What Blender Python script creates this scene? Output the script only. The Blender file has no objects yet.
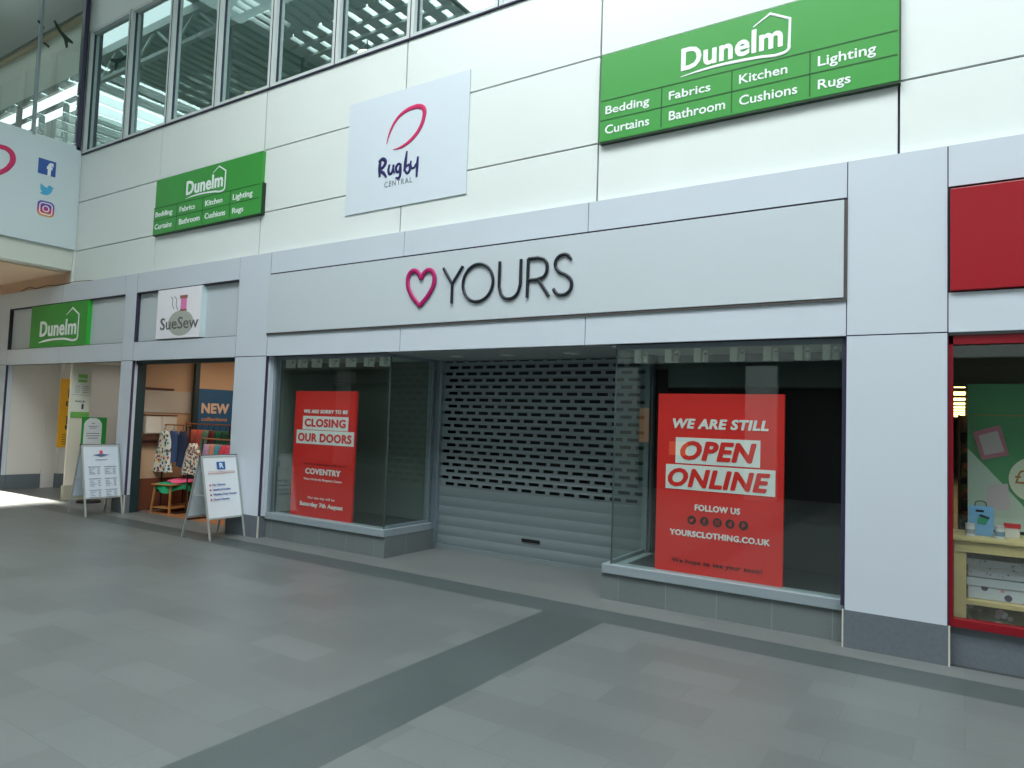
import bpy, math, random
from math import pi, sin, cos, radians
from mathutils import Vector, Matrix
random.seed(7)
S = bpy.context.scene
COL = S.collection
PI = math.pi

# ------------------------------------------------------------------ camera
F_PX = 699.8
YAW, PIT, ROL = radians(32.942), radians(3.131), radians(1.98)
cam_d = bpy.data.cameras.new('camera')
cam_d.sensor_width = 36.0
cam_d.lens = F_PX * 36.0 / 1024.0
cam_d.clip_end = 300
cam = bpy.data.objects.new('camera', cam_d)
COL.objects.link(cam)
w_ = Vector((-sin(YAW) * cos(PIT), cos(YAW) * cos(PIT), sin(PIT)))
r_ = Vector((cos(YAW), sin(YAW), 0))
u_ = r_.cross(w_)
R_ = cos(ROL) * r_ + sin(ROL) * u_
U_ = -sin(ROL) * r_ + cos(ROL) * u_
cam.matrix_world = Matrix(((R_.x, U_.x, -w_.x, 0), (R_.y, U_.y, -w_.y, -5.895), (R_.z, U_.z, -w_.z, 1.6), (0, 0, 0, 1)))
S.camera = cam

# ------------------------------------------------------------------ light, exposure
S.view_settings.view_transform = 'Standard'
S.view_settings.look = 'None'
S.view_settings.gamma = 1.0
S.view_settings.use_curve_mapping = False
S.view_settings.exposure = -0.2

W = bpy.data.worlds.new('overcast_sky')
S.world = W
W.use_nodes = True
bg = W.node_tree.nodes['Background']
bg.inputs['Color'].default_value = (0.86, 0.95, 1.0, 1)
bg.inputs['Strength'].default_value = 2.2

def area(name, loc, size, energy, color, rot=(0, 0, 0), spread=180):
    l = bpy.data.lights.new(name, 'AREA')
    l.shape = 'RECTANGLE'; l.size, l.size_y = size
    l.energy = energy; l.color = color; l.spread = radians(spread)
    o = bpy.data.objects.new(name, l); COL.objects.link(o)
    o.location = loc; o.rotation_euler = rot
    return o
# daylight above the glazed roof, falling through it
area('skylight_daylight', (-2.6, -5.9, 11.6), (17.5, 5.2), 3600, (0.93, 0.985, 1.0))
# low sunbeam entering below the link bridge from the far end of the mall
area('low_sunbeam', (-21.9, -1.75, 4.05), (3.7, 2.0), 420, (1.0, 0.93, 0.82),
     rot=(radians(60), 0, radians(-90)), spread=3)

# ------------------------------------------------------------------ materials
def lin(c):
    return tuple(((v / 255) / 12.92 if v / 255 <= 0.04045 else ((v / 255 + 0.055) / 1.055) ** 2.4) for v in c)
MATS = {}
def mat(name, rgb, rough=0.6, metal=0.0, emit=0, noise=0.0, nscale=6.0, bump=0.0, bscale=60.0, spec=0.5, coat=0.0):
    if name in MATS: return MATS[name]
    m = bpy.data.materials.new(name); m.use_nodes = True
    nt = m.node_tree; b = nt.nodes['Principled BSDF']
    c = lin(rgb)
    b.inputs['Base Color'].default_value = (*c, 1)
    b.inputs['Roughness'].default_value = rough
    b.inputs['Metallic'].default_value = metal
    b.inputs['Specular IOR Level'].default_value = spec
    b.inputs['Coat Weight'].default_value = coat
    if emit:
        b.inputs['Emission Color'].default_value = (*c, 1)
        b.inputs['Emission Strength'].default_value = emit
    tc = nt.nodes.new('ShaderNodeTexCoord')
    if noise:
        n = nt.nodes.new('ShaderNodeTexNoise'); n.inputs['Scale'].default_value = nscale; n.inputs['Detail'].default_value = 5
        r = nt.nodes.new('ShaderNodeValToRGB')
        r.color_ramp.elements[0].position = 0.3; r.color_ramp.elements[1].position = 0.7
        r.color_ramp.elements[0].color = (*[v * (1 - noise) for v in c], 1)
        r.color_ramp.elements[1].color = (*[min(1, v * (1 + noise)) for v in c], 1)
        nt.links.new(tc.outputs['Object'], n.inputs['Vector'])
        nt.links.new(n.outputs['Fac'], r.inputs['Fac']); nt.links.new(r.outputs['Color'], b.inputs['Base Color'])
    if bump:
        n2 = nt.nodes.new('ShaderNodeTexNoise'); n2.inputs['Scale'].default_value = bscale
        bp = nt.nodes.new('ShaderNodeBump'); bp.inputs['Strength'].default_value = bump; bp.inputs['Distance'].default_value = 0.01
        nt.links.new(tc.outputs['Object'], n2.inputs['Vector'])
        nt.links.new(n2.outputs['Fac'], bp.inputs['Height']); nt.links.new(bp.outputs['Normal'], b.inputs['Normal'])
    MATS[name] = m
    return m

def glass_mat(name, tint, refl, boost=0.0):
    """thin pane: see-through with a mirror-like Fresnel reflection on its outer faces"""
    m = bpy.data.materials.new(name); m.use_nodes = True
    nt = m.node_tree; nt.nodes.clear()
    out = nt.nodes.new('ShaderNodeOutputMaterial')
    tr = nt.nodes.new('ShaderNodeBsdfTransparent'); tr.inputs['Color'].default_value = (*tint, 1)
    gl = nt.nodes.new('ShaderNodeBsdfGlossy'); gl.inputs['Roughness'].default_value = 0.0
    gl.inputs['Color'].default_value = (*refl, 1)
    fr = nt.nodes.new('ShaderNodeFresnel'); fr.inputs['IOR'].default_value = 1.6
    geo = nt.nodes.new('ShaderNodeNewGeometry')
    inv = nt.nodes.new('ShaderNodeMath'); inv.operation = 'SUBTRACT'; inv.inputs[0].default_value = 1.0
    add = nt.nodes.new('ShaderNodeMath'); add.operation = 'ADD'; add.inputs[1].default_value = boost; add.use_clamp = True
    mul = nt.nodes.new('ShaderNodeMath'); mul.operation = 'MULTIPLY'
    mx = nt.nodes.new('ShaderNodeMixShader')
    L = nt.links.new
    L(geo.outputs['Backfacing'], inv.inputs[1])
    L(fr.outputs['Fac'], add.inputs[0]); L(add.outputs[0], mul.inputs[0]); L(inv.outputs[0], mul.inputs[1])
    L(mul.outputs[0], mx.inputs['Fac']); L(tr.outputs[0], mx.inputs[1]); L(gl.outputs[0], mx.inputs[2])
    L(mx.outputs[0], out.inputs['Surface'])
    MATS[name] = m
    return m
GLASS = glass_mat('shop_glass', (0.93, 0.97, 0.95), (0.95, 1.0, 0.98), 0.055)
GLASS_UP = glass_mat('tinted_upper_glass', (0.45, 0.55, 0.53), (0.82, 0.97, 0.95), 0.5)
GLASS_BR = glass_mat('bridge_glass', (0.85, 0.9, 0.88), (0.9, 1.0, 0.98), 0.06)

def tile_mat(name, rgb, var=0.10, bw=0.9, bh=0.3, mortar=0.003, rough=0.42, rot=0.0, mort=0.86):
    m = bpy.data.materials.new(name); m.use_nodes = True
    nt = m.node_tree; b = nt.nodes['Principled BSDF']; L = nt.links.new
    c = lin(rgb)
    tc = nt.nodes.new('ShaderNodeTexCoord')
    mp = nt.nodes.new('ShaderNodeMapping'); mp.inputs['Rotation'].default_value = (0, 0, rot)
    L(tc.outputs['Object'], mp.inputs['Vector'])
    br = nt.nodes.new('ShaderNodeTexBrick')
    br.inputs['Scale'].default_value = 1.0; br.inputs['Brick Width'].default_value = bw; br.inputs['Row Height'].default_value = bh
    br.inputs['Mortar Size'].default_value = mortar; br.offset = 0.37; br.inputs['Mortar Smooth'].default_value = 0.2
    br.inputs['Color1'].default_value = (*[v * (1 - var) for v in c], 1)
    br.inputs['Color2'].default_value = (*[v * (1 + var) for v in c], 1)
    br.inputs['Mortar'].default_value = (*[v * mort for v in c], 1)
    L(mp.outputs[0], br.inputs['Vector'])
    n = nt.nodes.new('ShaderNodeTexNoise'); n.inputs['Scale'].default_value = 160; n.inputs['Detail'].default_value = 3
    L(tc.outputs['Object'], n.inputs['Vector'])
    n3 = nt.nodes.new('ShaderNodeTexNoise'); n3.inputs['Scale'].default_value = 0.9; n3.inputs['Detail'].default_value = 4
    L(tc.outputs['Object'], n3.inputs['Vector'])
    mr = nt.nodes.new('ShaderNodeMapRange'); mr.inputs['From Min'].default_value = 0.3; mr.inputs['From Max'].default_value = 0.7
    mr.inputs['To Min'].default_value = 0.86; mr.inputs['To Max'].default_value = 1.14
    L(n.outputs['Fac'], mr.inputs['Value'])
    mr3 = nt.nodes.new('ShaderNodeMapRange'); mr3.inputs['From Min'].default_value = 0.3; mr3.inputs['From Max'].default_value = 0.7
    mr3.inputs['To Min'].default_value = 0.93; mr3.inputs['To Max'].default_value = 1.07
    L(n3.outputs['Fac'], mr3.inputs['Value'])
    mm = nt.nodes.new('ShaderNodeMath'); mm.operation = 'MULTIPLY'; L(mr.outputs[0], mm.inputs[0]); L(mr3.outputs[0], mm.inputs[1])
    vm = nt.nodes.new('ShaderNodeVectorMath'); vm.operation = 'SCALE'
    L(br.outputs['Color'], vm.inputs[0]); L(mm.outputs[0], vm.inputs['Scale'])
    L(vm.outputs[0], b.inputs['Base Color'])
    b.inputs['Roughness'].default_value = rough
    bp = nt.nodes.new('ShaderNodeBump'); bp.inputs['Strength'].default_value = 0.15; bp.inputs['Distance'].default_value = 0.004
    L(n.outputs['Fac'], bp.inputs['Height']); L(bp.outputs[0], b.inputs['Normal'])
    MATS[name] = m
    return m

UP = mat('upper_cladding', (226, 232, 228), 0.42, noise=0.012, nscale=1.2)
LOW = mat('lower_cladding', (202, 210, 219), 0.4, noise=0.012, nscale=1.5)
SIGNP = mat('sign_panel_grey_white', (196, 205, 210), 0.4)
JOINT = mat('joint_shadow_gap', (62, 52, 82), 0.8)
DARKGAP = mat('recess_dark', (50, 46, 58), 0.8)
GRAN = tile_mat('plinth_granite', (110, 118, 118), 0.05, 0.45, 3.0, 0.003, 0.5, mort=1.5)
GRAN2 = mat('granite_slab', (101, 109, 116), 0.5, noise=0.08, nscale=45, bump=0.1)
ALU = mat('satin_aluminium', (160, 172, 180), 0.35, 0.6)
ALUW = mat('pale_powder_coated_frame', (142, 154, 160), 0.45)
FRAMEW = mat('window_mullion_white', (205, 212, 210), 0.45)
TRIMBEIGE = mat('edge_trim_beige', (205, 204, 190), 0.5)
PURPLE = mat('dark_gasket', (48, 44, 72), 0.6)
SHUT = mat('shutter_grey_metal', (128, 140, 144), 0.5, 0.1)
SHUTD = mat('shutter_dark_handle', (15, 15, 18), 0.6)
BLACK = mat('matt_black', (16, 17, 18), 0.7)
INT = mat('shop_interior_dark', (38, 42, 43), 0.8)
INT2 = mat('shop_interior_grey', (92, 104, 102), 0.7)
SOFF = mat('entrance_soffit', (150, 156, 156), 0.6)
RED = mat('poster_red', (222, 36, 32), 0.5)
PWHITE = mat('poster_white', (228, 232, 232), 0.5)
PBLACK = mat('poster_black', (52, 12, 16), 0.6)
GREEN = mat('sign_green', (60, 152, 62), 0.38)
GREEND = mat('sign_green_line', (24, 92, 30), 0.5)
GREENSIDE = mat('sign_green_edge', (36, 120, 44), 0.4)
WHITE = mat('sign_white', (240, 243, 243), 0.4)
NAVY = mat('navy_ink', (32, 30, 92), 0.5)
PINK = mat('magenta_ink', (172, 18, 98), 0.4)
PINK2 = mat('rose_ink', (206, 38, 98), 0.45)
INK = mat('blue_black_letters', (24, 30, 40), 0.35)
GREYINK = mat('grey_ink', (120, 125, 132), 0.6)
SREDS = mat('neighbour_sign_red', (156, 5, 26), 0.3)
SREDF = mat('neighbour_frame_red', (132, 4, 24), 0.35)
WARMWALL = mat('plaster_warm_bounce', (226, 196, 168), 0.8)  # warm light from the sunlit floor mixed into the plaster colour
CREAM = mat('cream_wall', (214, 210, 204), 0.8)
DECK = mat('roof_deck', (196, 212, 206), 0.6)
STEEL = mat('roof_steel', (196, 206, 202), 0.5)

# ------------------------------------------------------------------ mesh helpers
class MB:
    def __init__(s): s.v = []; s.f = []; s.mi = []
    def poly(s, pts, mi=0):
        i = len(s.v); s.v += [tuple(p) for p in pts]; s.f.append(tuple(range(i, i + len(pts)))); s.mi.append(mi); return s
    def box(s, x0, x1, y0, y1, z0, z1, mi=0):
        i = len(s.v)
        s.v += [(x0, y0, z0), (x1, y0, z0), (x1, y1, z0), (x0, y1, z0), (x0, y0, z1), (x1, y0, z1), (x1, y1, z1), (x0, y1, z1)]
        for q in ((0, 3, 2, 1), (4, 5, 6, 7), (0, 1, 5, 4), (1, 2, 6, 5), (2, 3, 7, 6), (3, 0, 4, 7)):
            s.f.append(tuple(i + k for k in q)); s.mi.append(mi)
        return s
    def bar(s, a, b, w, d=None, mi=0, up=(0, 0, 1)):
        """box of section w x d between two points"""
        d = w if d is None else d
        a = Vector(a); b = Vector(b); t = (b - a).normalized(); up = Vector(up)
        if abs(t.dot(up)) > 0.98: up = Vector((1, 0, 0))
        sx = t.cross(up).normalized() * w / 2; sz = sx.cross(t).normalized() * d / 2
        i = len(s.v)
        for p in (a, b):
            for q in (-sx - sz, sx - sz, sx + sz, -sx + sz): s.v.append(tuple(p + q))
        for q in ((3, 2, 1, 0), (4, 5, 6, 7), (0, 1, 5, 4), (1, 2, 6, 5), (2, 3, 7, 6), (3, 0, 4, 7)):
            s.f.append(tuple(i + k for k in q)); s.mi.append(mi)
        return s
    def cyl(s, a, b, r0, r1=None, n=14, mi=0):
        r1 = r0 if r1 is None else r1
        a = Vector(a); b = Vector(b); t = (b - a).normalized()
        up = Vector((0, 0, 1)) if abs(t.z) < 0.9 else Vector((1, 0, 0))
        x = t.cross(up).normalized(); y = t.cross(x).normalized()
        i = len(s.v)
        for p, r in ((a, r0), (b, r1)):
            for k in range(n):
                an = 2 * PI * k / n; s.v.append(tuple(p + x * r * cos(an) + y * r * sin(an)))
        for k in range(n):
            s.f.append((i + k, i + n + k, i + n + (k + 1) % n, i + (k + 1) % n)); s.mi.append(mi)
        s.f.append(tuple(i + k for k in range(n))); s.mi.append(mi)
        s.f.append(tuple(i + n + k for k in reversed(range(n)))); s.mi.append(mi)
        return s
    def prism(s, pts, y0, y1, mi=0):
        """closed (x,z) outline, counter-clockwise seen from -y, extruded between y0 (front) and y1"""
        n = len(pts); i = len(s.v)
        s.v += [(p[0], y0, p[1]) for p in pts] + [(p[0], y1, p[1]) for p in pts]
        s.f.append(tuple(i + k for k in range(n))); s.mi.append(mi)
        s.f.append(tuple(i + n + k for k in reversed(range(n)))); s.mi.append(mi)
        for k in range(n):
            s.f.append((i + k, i + n + k, i + n + (k + 1) % n, i + (k + 1) % n)); s.mi.append(mi)
        return s
    def build(s, name, mats, parent=None, world=False, bevel=0.0, smooth=False):
        me = bpy.data.meshes.new(name)
        off = Vector((0, 0, 0))
        if parent is not None and world: off = Vector(parent.location)
        me.from_pydata([tuple(Vector(v) - off) for v in s.v], [], s.f)
        if not isinstance(mats, (list, tuple)): mats = [mats]
        for m in mats: me.materials.append(m)
        for p, k in zip(me.polygons, s.mi): p.material_index = k; p.use_smooth = smooth
        me.update()
        o = bpy.data.objects.new(name, me); COL.objects.link(o)
        if parent is not None: o.parent = parent
        if bevel:
            b = o.modifiers.new('bevel', 'BEVEL'); b.width = bevel; b.segments = 2; b.limit_method = 'ANGLE'
        return o

def thing(name, label, cat, loc=(0, 0, 0), rz=0.0, group=None):
    o = bpy.data.objects.new(name, None); o.empty_display_size = 0.2; COL.objects.link(o)
    o.location = loc; o.rotation_euler = (0, 0, rz); o['label'] = label; o['category'] = cat
    if group: o['group'] = group
    return o
def tag(o, label, cat, group=None):
    o['label'] = label; o['category'] = cat
    if group: o['group'] = group
    return o
def struct(name, loc=(0, 0, 0)):
    o = bpy.data.objects.new(name, None); COL.objects.link(o); o.location = loc; o['kind'] = 'structure'; return o
def sbox(name, m, *boxes):
    mb = MB()
    for b in boxes: mb.box(*b)
    o = mb.build(name, m); o['kind'] = 'structure'; return o

def bake(curve_obj, name, m, parent, world=False):
    bpy.context.view_layer.update()
    dg = bpy.context.evaluated_depsgraph_get()
    me = bpy.data.meshes.new_from_object(curve_obj.evaluated_get(dg))
    c = curve_obj.data; bpy.data.objects.remove(curve_obj); bpy.data.curves.remove(c)
    me.name = name
    me.materials.clear(); me.materials.append(m)
    o = bpy.data.objects.new(name, me); COL.objects.link(o)
    if parent is not None: o.parent = parent
    return o

def text(s, x0, x1, z0, z1, y, m, parent, bold=0.0, shear=0.0, depth=0.004, name='lettering', spacing=1.0, heavy=0.0):
    """lettering fitted to the box x0..x1, z0..z1 in the parent's own frame, facing its -y side"""
    c = bpy.data.curves.new(name, 'FONT'); c.body = s; c.size = 1.0; c.offset = bold; c.shear = shear
    c.space_character = spacing; c.resolution_u = 3; c.extrude = 0.5; c.fill_mode = 'BOTH'
    t = bpy.data.objects.new(name, c); COL.objects.link(t)
    o = bake(t, name, m, parent)
    if heavy:
        me = o.data; n = len(me.vertices); V = [v.co.copy() for v in me.vertices]; Fc = [tuple(p.vertices) for p in me.polygons]
        NV, NF = [], []
        for q, (dx, dy) in enumerate(((heavy, 0), (-heavy, 0), (0, heavy * 0.8), (0, -heavy * 0.8))):
            NV += [(c.x + dx, c.y + dy, c.z + q * 0.02) for c in V]; NF += [tuple(i + q * n for i in f) for f in Fc]
        mt = me.materials[0]; me.clear_geometry(); me.from_pydata(NV, [], NF)
        if not len(me.materials): me.materials.append(mt)
        me.update()
    vs = o.data.vertices
    ax = min(v.co.x for v in vs); bx = max(v.co.x for v in vs); ay = min(v.co.y for v in vs); by = max(v.co.y for v in vs)
    for v in vs:
        X = x0 + (v.co.x - ax) / (bx - ax) * (x1 - x0); Z = z0 + (v.co.y - ay) / (by - ay) * (z1 - z0)
        Y = y - (v.co.z + 0.5) * depth
        v.co = (X, Y, Z)
    return o

def strokes(name, lines, width, y, m, parent, depth=0.006, cyclic=False, smooth=True):
    """brush or tube lines: each line a list of (x, z[, radius factor]); flattened to the given depth"""
    c = bpy.data.curves.new(name, 'CURVE'); c.dimensions = '3D'; c.bevel_depth = width / 2; c.bevel_resolution = 3
    c.use_fill_caps = True; c.resolution_u = 8
    for ln in lines:
        if smooth and len(ln) > 2:
            sp = c.splines.new('BEZIER'); sp.bezier_points.add(len(ln) - 1)
            for bp, p in zip(sp.bezier_points, ln):
                bp.co = (p[0], 0, p[1]); bp.handle_left_type = bp.handle_right_type = 'AUTO'; bp.radius = p[2] if len(p) > 2 else 1
        else:
            sp = c.splines.new('POLY'); sp.points.add(len(ln) - 1)
            for bp, p in zip(sp.points, ln): bp.co = (p[0], 0, p[1], 1); bp.radius = p[2] if len(p) > 2 else 1
        sp.use_cyclic_u = cyclic
    t = bpy.data.objects.new(name, c); COL.objects.link(t)
    o = bake(t, name, m, parent)
    k = depth / width
    for v in o.data.vertices: v.co.y = y - depth / 2 + v.co.y * k
    for p in o.data.polygons: p.use_smooth = True
    return o

def disc(mb, cx, cz, rx, rz, y0, y1, n=32, mi=0):
    return mb.prism([(cx + rx * cos(2 * PI * k / n), cz + rz * sin(2 * PI * k / n)) for k in range(n)], y0, y1, mi)

# ================================================================== FLOOR
XL, XR, YN, YF = -26.0, 7.0, -11.6, 0.0
FLG = tile_mat('floor_grey_granite', (101, 106, 105), 0.10, 0.6, 0.3, 0.003, 0.4)
FLD = tile_mat('floor_dark_granite', (76, 84, 84), 0.05, 0.6, 0.6, 0.003, 0.4)
FLD2 = tile_mat('floor_dark_granite_across', (74, 82, 82), 0.05, 0.6, 0.55, 0.003, 0.4, rot=PI / 2)
FLL = tile_mat('floor_light_border', (110, 114, 112), 0.05, 0.9, 0.3, 0.003, 0.4)
FLW = tile_mat('shop_wood_floor', (150, 98, 64), 0.1, 1.2, 0.12, 0.002, 0.45)
FLI = mat('shop_dark_floor', (60, 62, 62), 0.5)
mb = MB()
def fq(x0, x1, y0, y1, mi): mb.poly([(x0, y0, 0), (x1, y0, 0), (x1, y1, 0), (x0, y1, 0)], mi)
fq(XL, -3.03, YN, -0.60, 0); fq(-3.03, -2.47, YN, -0.60, 2); fq(-2.47, XR, YN, -0.60, 0)
fq(XL, XR, -0.60, -0.24, 1); fq(XL, XR, -0.24, 0.02, 3)
fq(XL, -10.86, 0.02, 6, 0); fq(-10.86, -8.31, 0.02, 0.3, 0); fq(-10.86, -8.31, 0.3, 6, 4)
fq(-8.31, -0.11, 0.02, 1.1, 3); fq(-8.31, -0.11, 1.1, 6, 5); fq(-0.11, XR, 0.02, 5.2, 5); fq(-3.1, XR, 5.2, 36, 5)
fl = mb.build('floor', [FLG, FLD, FLD2, FLL, FLW, FLI]); fl['kind'] = 'structure'

# ================================================================== UPPER WALL (cladding)
GAP = 0.009
def panels(name, m, x0, x1, z0, z1, y0, xs, zs, depth=0.05, back=JOINT):
    """one clad wall: panels divided by open joints at xs and zs over a dark backing"""
    mb = MB()
    X = [x0] + sorted(v for v in xs if x0 < v < x1) + [x1]; Z = [z0] + sorted(v for v in zs if z0 < v < z1) + [z1]
    for a, b in zip(X, X[1:]):
        for c, d in zip(Z, Z[1:]):
            mb.box(a + GAP, b - GAP, y0, y0 + depth, c + GAP, d - GAP, 0)
    mb.box(x0, x1, y0 + depth * 0.6, y0 + depth + 0.1, z0, z1, 1)
    return mb
XB = -13.08
UX = [-0.4216, -2.9716, -5.4915, -8.0328, -10.5614]
mb = panels('wall', UP, XB, XR, 3.5, 6.04, 0.08, UX + [2.13, 4.68], [4.3209, 5.1885])
mb2 = panels('wall', UP, -3.0, XR, 6.04, 10.0, 0.08, UX + [2.13, 4.68], [6.92, 7.79, 8.66])
wu = struct('wall_upper_front', (0, 0.08, 3.5))
mb.build('cladding', [UP, JOINT], wu, True)
mb2.build('cladding', [UP, JOINT], wu, True)
mb3 = panels('wall', UP, XB, -3.0, 8.28, 10.0, 0.08, [-0.42 - 2.53 * k for k in range(1, 6)], [9.0])
mb3.build('cladding', [UP, JOINT], wu, True)
# wall behind the bridge line, plaster tinted for warm bounced light
sbox('wall_under_bridge', WARMWALL, (-26, XB - 0.02, 0.1, 0.3, 3.5, 4.3))

# upper windows, one per bay
WZ0, WZ1 = 6.05, 8.28
wx = [-13.04, -11.70, -10.46, -9.22, -7.97, -6.71, -5.45, -4.2, -3.0]
for i, (a, b) in enumerate(zip(wx, wx[1:])):
    w = struct('window_%d' % (i + 1), ((a + b) / 2, 0.1, WZ0))
    f = MB()
    f.box(a - 0.0, a + 0.055, 0.06, 0.2, WZ0, WZ1); f.box(b - 0.055, b - 0.0, 0.06, 0.2, WZ0, WZ1)
    f.box(a + 0.055, b - 0.055, 0.07, 0.2, WZ0, WZ0 + 0.05); f.box(a + 0.055, b - 0.055, 0.07, 0.2, WZ1 - 0.05, WZ1)
    f.build('window_frame', FRAMEW, w, True)
    g = MB(); g.box(a + 0.055, a + 0.062, 0.112, 0.13, WZ0 + 0.05, WZ1 - 0.05); g.box(b - 0.062, b - 0.055, 0.112, 0.13, WZ0 + 0.05, WZ1 - 0.05)
    g.box(a - 0.006, a + 0.006, 0.055, 0.07, WZ0, WZ1)
    g.build('gasket', PURPLE, w, True)
    p = MB(); p.box(a + 0.06, b - 0.06, 0.13, 0.145, WZ0 + 0.04, WZ1 - 0.04); p.build('pane', GLASS_UP, w, True)
tr = sbox('trim_1', PURPLE, (XB, -3.0, 0.055, 0.1, 6.035, 6.05))
# room behind the upper windows
sbox('wall_room_behind_windows', INT2, (-13.0, -2.9, 3.0, 3.1, 5.9, 9.9), (-13.0, -2.9, 0.3, 3.0, 5.8, 5.9), (-2.95, -2.85, 0.3, 3.0, 5.9, 9.9), (-13.1, -13.0, 0.3, 3.0, 5.9, 9.9))

# ================================================================== LOWER FACADE
ZT, ZR1, ZR2, ZD, ZE = 3.72, 3.42, 2.64, 2.355, 0.277
def pier(n, x0, x1, y1=0.35, gran=True, zb=ZE, base_m=None):
    t = struct('trim_%d' % n, ((x0 + x1) / 2, 0.1, 0))
    m = MB()
    m.box(x0 + 0.004, x1 - 0.004, 0.0, y1, zb, ZD - 0.005); m.build('pier_cladding', LOW, t, True)
    m = MB(); m.box(x0 + 0.004, x1 - 0.004, 0.0, 0.05, ZD + 0.005, ZT); m.build('pier_cladding', LOW, t, True)
    m = MB(); m.box(x0 - 0.003, x1 + 0.003, -0.004, y1, 0, zb); m.build('granite_base', GRAN2, t, True)
    m = MB(); m.box(x1 + 0.003, x1 + 0.014, -0.008, 0.012, 0, zb); m.box(x0 - 0.014, x0 - 0.003, -0.008, 0.012, 0, zb)
    m.build('corner_bead', TRIMBEIGE, t, True)
    m = MB(); m.box(x0 - 0.002, x0 + 0.004, 0.002, 0.04, zb, ZT); m.box(x1 - 0.004, x1 + 0.002, 0.002, 0.04, zb, ZT)
    m.box(x0, x1, 0.01, 0.04, ZD - 0.005, ZD + 0.005)
    m.build('joint', JOINT, t, True)
pier(2, -0.765, -0.10)
pier(3, -8.31, -7.655)
pier(4, -11.19, -10.855, 0.2)
pier(5, -15.85, -15.25, 0.12)
# fascia bands
def fascia(x0, x1, splits, topz=ZT, gap=0.0):
    xs = [x0] + splits + [x1]
    for a, b in zip(xs, xs[1:]):
        m.box(a + 0.004, b - 0.004, 0.0, 0.04, ZR1 + gap, topz)
        m.box(a + 0.004, b - 0.004, 0.0, 0.04, ZD, ZR2)
wf = struct('wall_fascia', (0, 0.02, ZD))
m = MB()
fascia(-0.10, XR, [2.4, 4.9]); fascia(-7.655, -0.765, [-5.3436, -3.0162], gap=0.022); fascia(-10.855, -8.31, []); fascia(-15.25, -11.19, [-13.23])
m.build('fascia_panels', LOW, wf, True)
m = MB(); m.box(-15.85, XR, 0.025, 0.06, ZR1, ZT - 0.01); m.box(-15.85, XR, 0.025, 0.06, ZD + 0.01, ZR2)
m.box(-15.85, XR, 0.01, 0.1, ZT - 0.004, ZT - 0.001)
m.build('joint_backing', JOINT, wf, True)
m = MB()
m.box(-15.25, -11.19, 0.06, 0.1, ZR2, ZR1); m.box(-10.855, -8.31, 0.06, 0.1, ZR2, ZR1)
m.build('recessed_panel', SIGNP, wf, True)
m = MB()
m.box(-15.25, -15.235, 0.0, 0.08, ZR2, ZR1); m.box(-10.855, -10.84, 0.03, 0.07, ZR2, ZR1)
m.box(-15.25, -11.19, 0.005, 0.07, ZR1 - 0.018, ZR1); m.box(-10.855, -8.31, 0.005, 0.07, ZR1 - 0.018, ZR1)
m.box(-15.25, -11.19, 0.005, 0.07, ZR2, ZR2 + 0.008); m.box(-10.855, -8.31, 0.005, 0.07, ZR2, ZR2 + 0.008)
m.box(-7.65, -0.77, 0.004, 0.07, ZR1 - 0.002, ZR1 + 0.03); m.box(-0.765, -0.742, 0.001, 0.12, ZR2 - 0.0, ZR1)
m.build('shadow_gap', DARKGAP, wf, True)
m = MB(); m.box(-15.85, XR, 0.105, 0.13, ZD + 0.0, ZT - 0.02); m.build('backing', DARKGAP, wf, True)
m = MB(); m.box(-15.85, XR, 0.0, 0.1, ZT - 0.0, ZT + 0.005); m.build('ledge', LOW, wf, True)
# soffits behind the fascia
sbox('ceiling_entrance', SOFF, (-5.55, -2.8, 0.05, 1.16, 2.345, 2.42))

# ---------------------------------------------- main sign
sg = thing('shop_sign', 'long pale grey shop sign with heart and thin dark letters YOURS above the shuttered entrance', 'sign', (-4.23, 0.0, 2.65))
def loc(lines, ox, oz): return [[(p[0] - ox,) + (p[1] - oz,) + tuple(p[2:]) for p in ln] for ln in lines]
m = MB(); m.box(-3.425, 3.445, -0.025, 0.1, 0.0, 0.768); m.build('sign_panel', SIGNP, sg, bevel=0.003)
m = MB(); m.box(-3.425, 3.455, -0.018, 0.1, -0.022, 0.0); m.box(3.445, 3.468, -0.01, 0.1, -0.022, 0.768)
m.build('edge_trim', mat('sign_edge_grey', (84, 78, 76), 0.5), sg)
SX, SZ = -4.23, 2.65
def L1(name, pts, mt, wd=0.034, cyc=False, sm=True):
    return strokes(name, loc(pts, SX, SZ), wd, -0.026, mt, sg, depth=0.026, cyclic=cyc, smooth=sm)
heart = [(-5.04, 3.144), (-5.075, 3.208), (-5.14, 3.245), (-5.205, 3.222), (-5.232, 3.12), (-5.175, 2.984), (-5.043, 2.845), (-4.912, 2.975), (-4.852, 3.095), (-4.87, 3.2), (-4.93, 3.235), (-5.0, 3.205)]
def hpt(t):   # smooth halves
    return t
L1('heart', [heart[0:7][:] , [heart[6], heart[7], heart[8], heart[9], heart[10], heart[11], heart[0]]], PINK, 0.054)
L1('letter', [[(-4.727, 3.236), (-4.601, 3.055)], [(-4.467, 3.236), (-4.601, 3.055), (-4.6, 2.845)]], INK, sm=False)
L1('letter', [[(-4.264 + 0.192 * cos(a * PI / 12), 3.04 + 0.197 * sin(a * PI / 12)) for a in range(24)]], INK, cyc=True)
L1('letter', [[(-3.994, 3.237), (-3.994, 2.98)] , [(-3.994, 2.98), (-3.955, 2.885), (-3.866, 2.845), (-3.777, 2.885), (-3.737, 2.98)], [(-3.737, 2.98), (-3.737, 3.237)]], INK)
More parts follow.
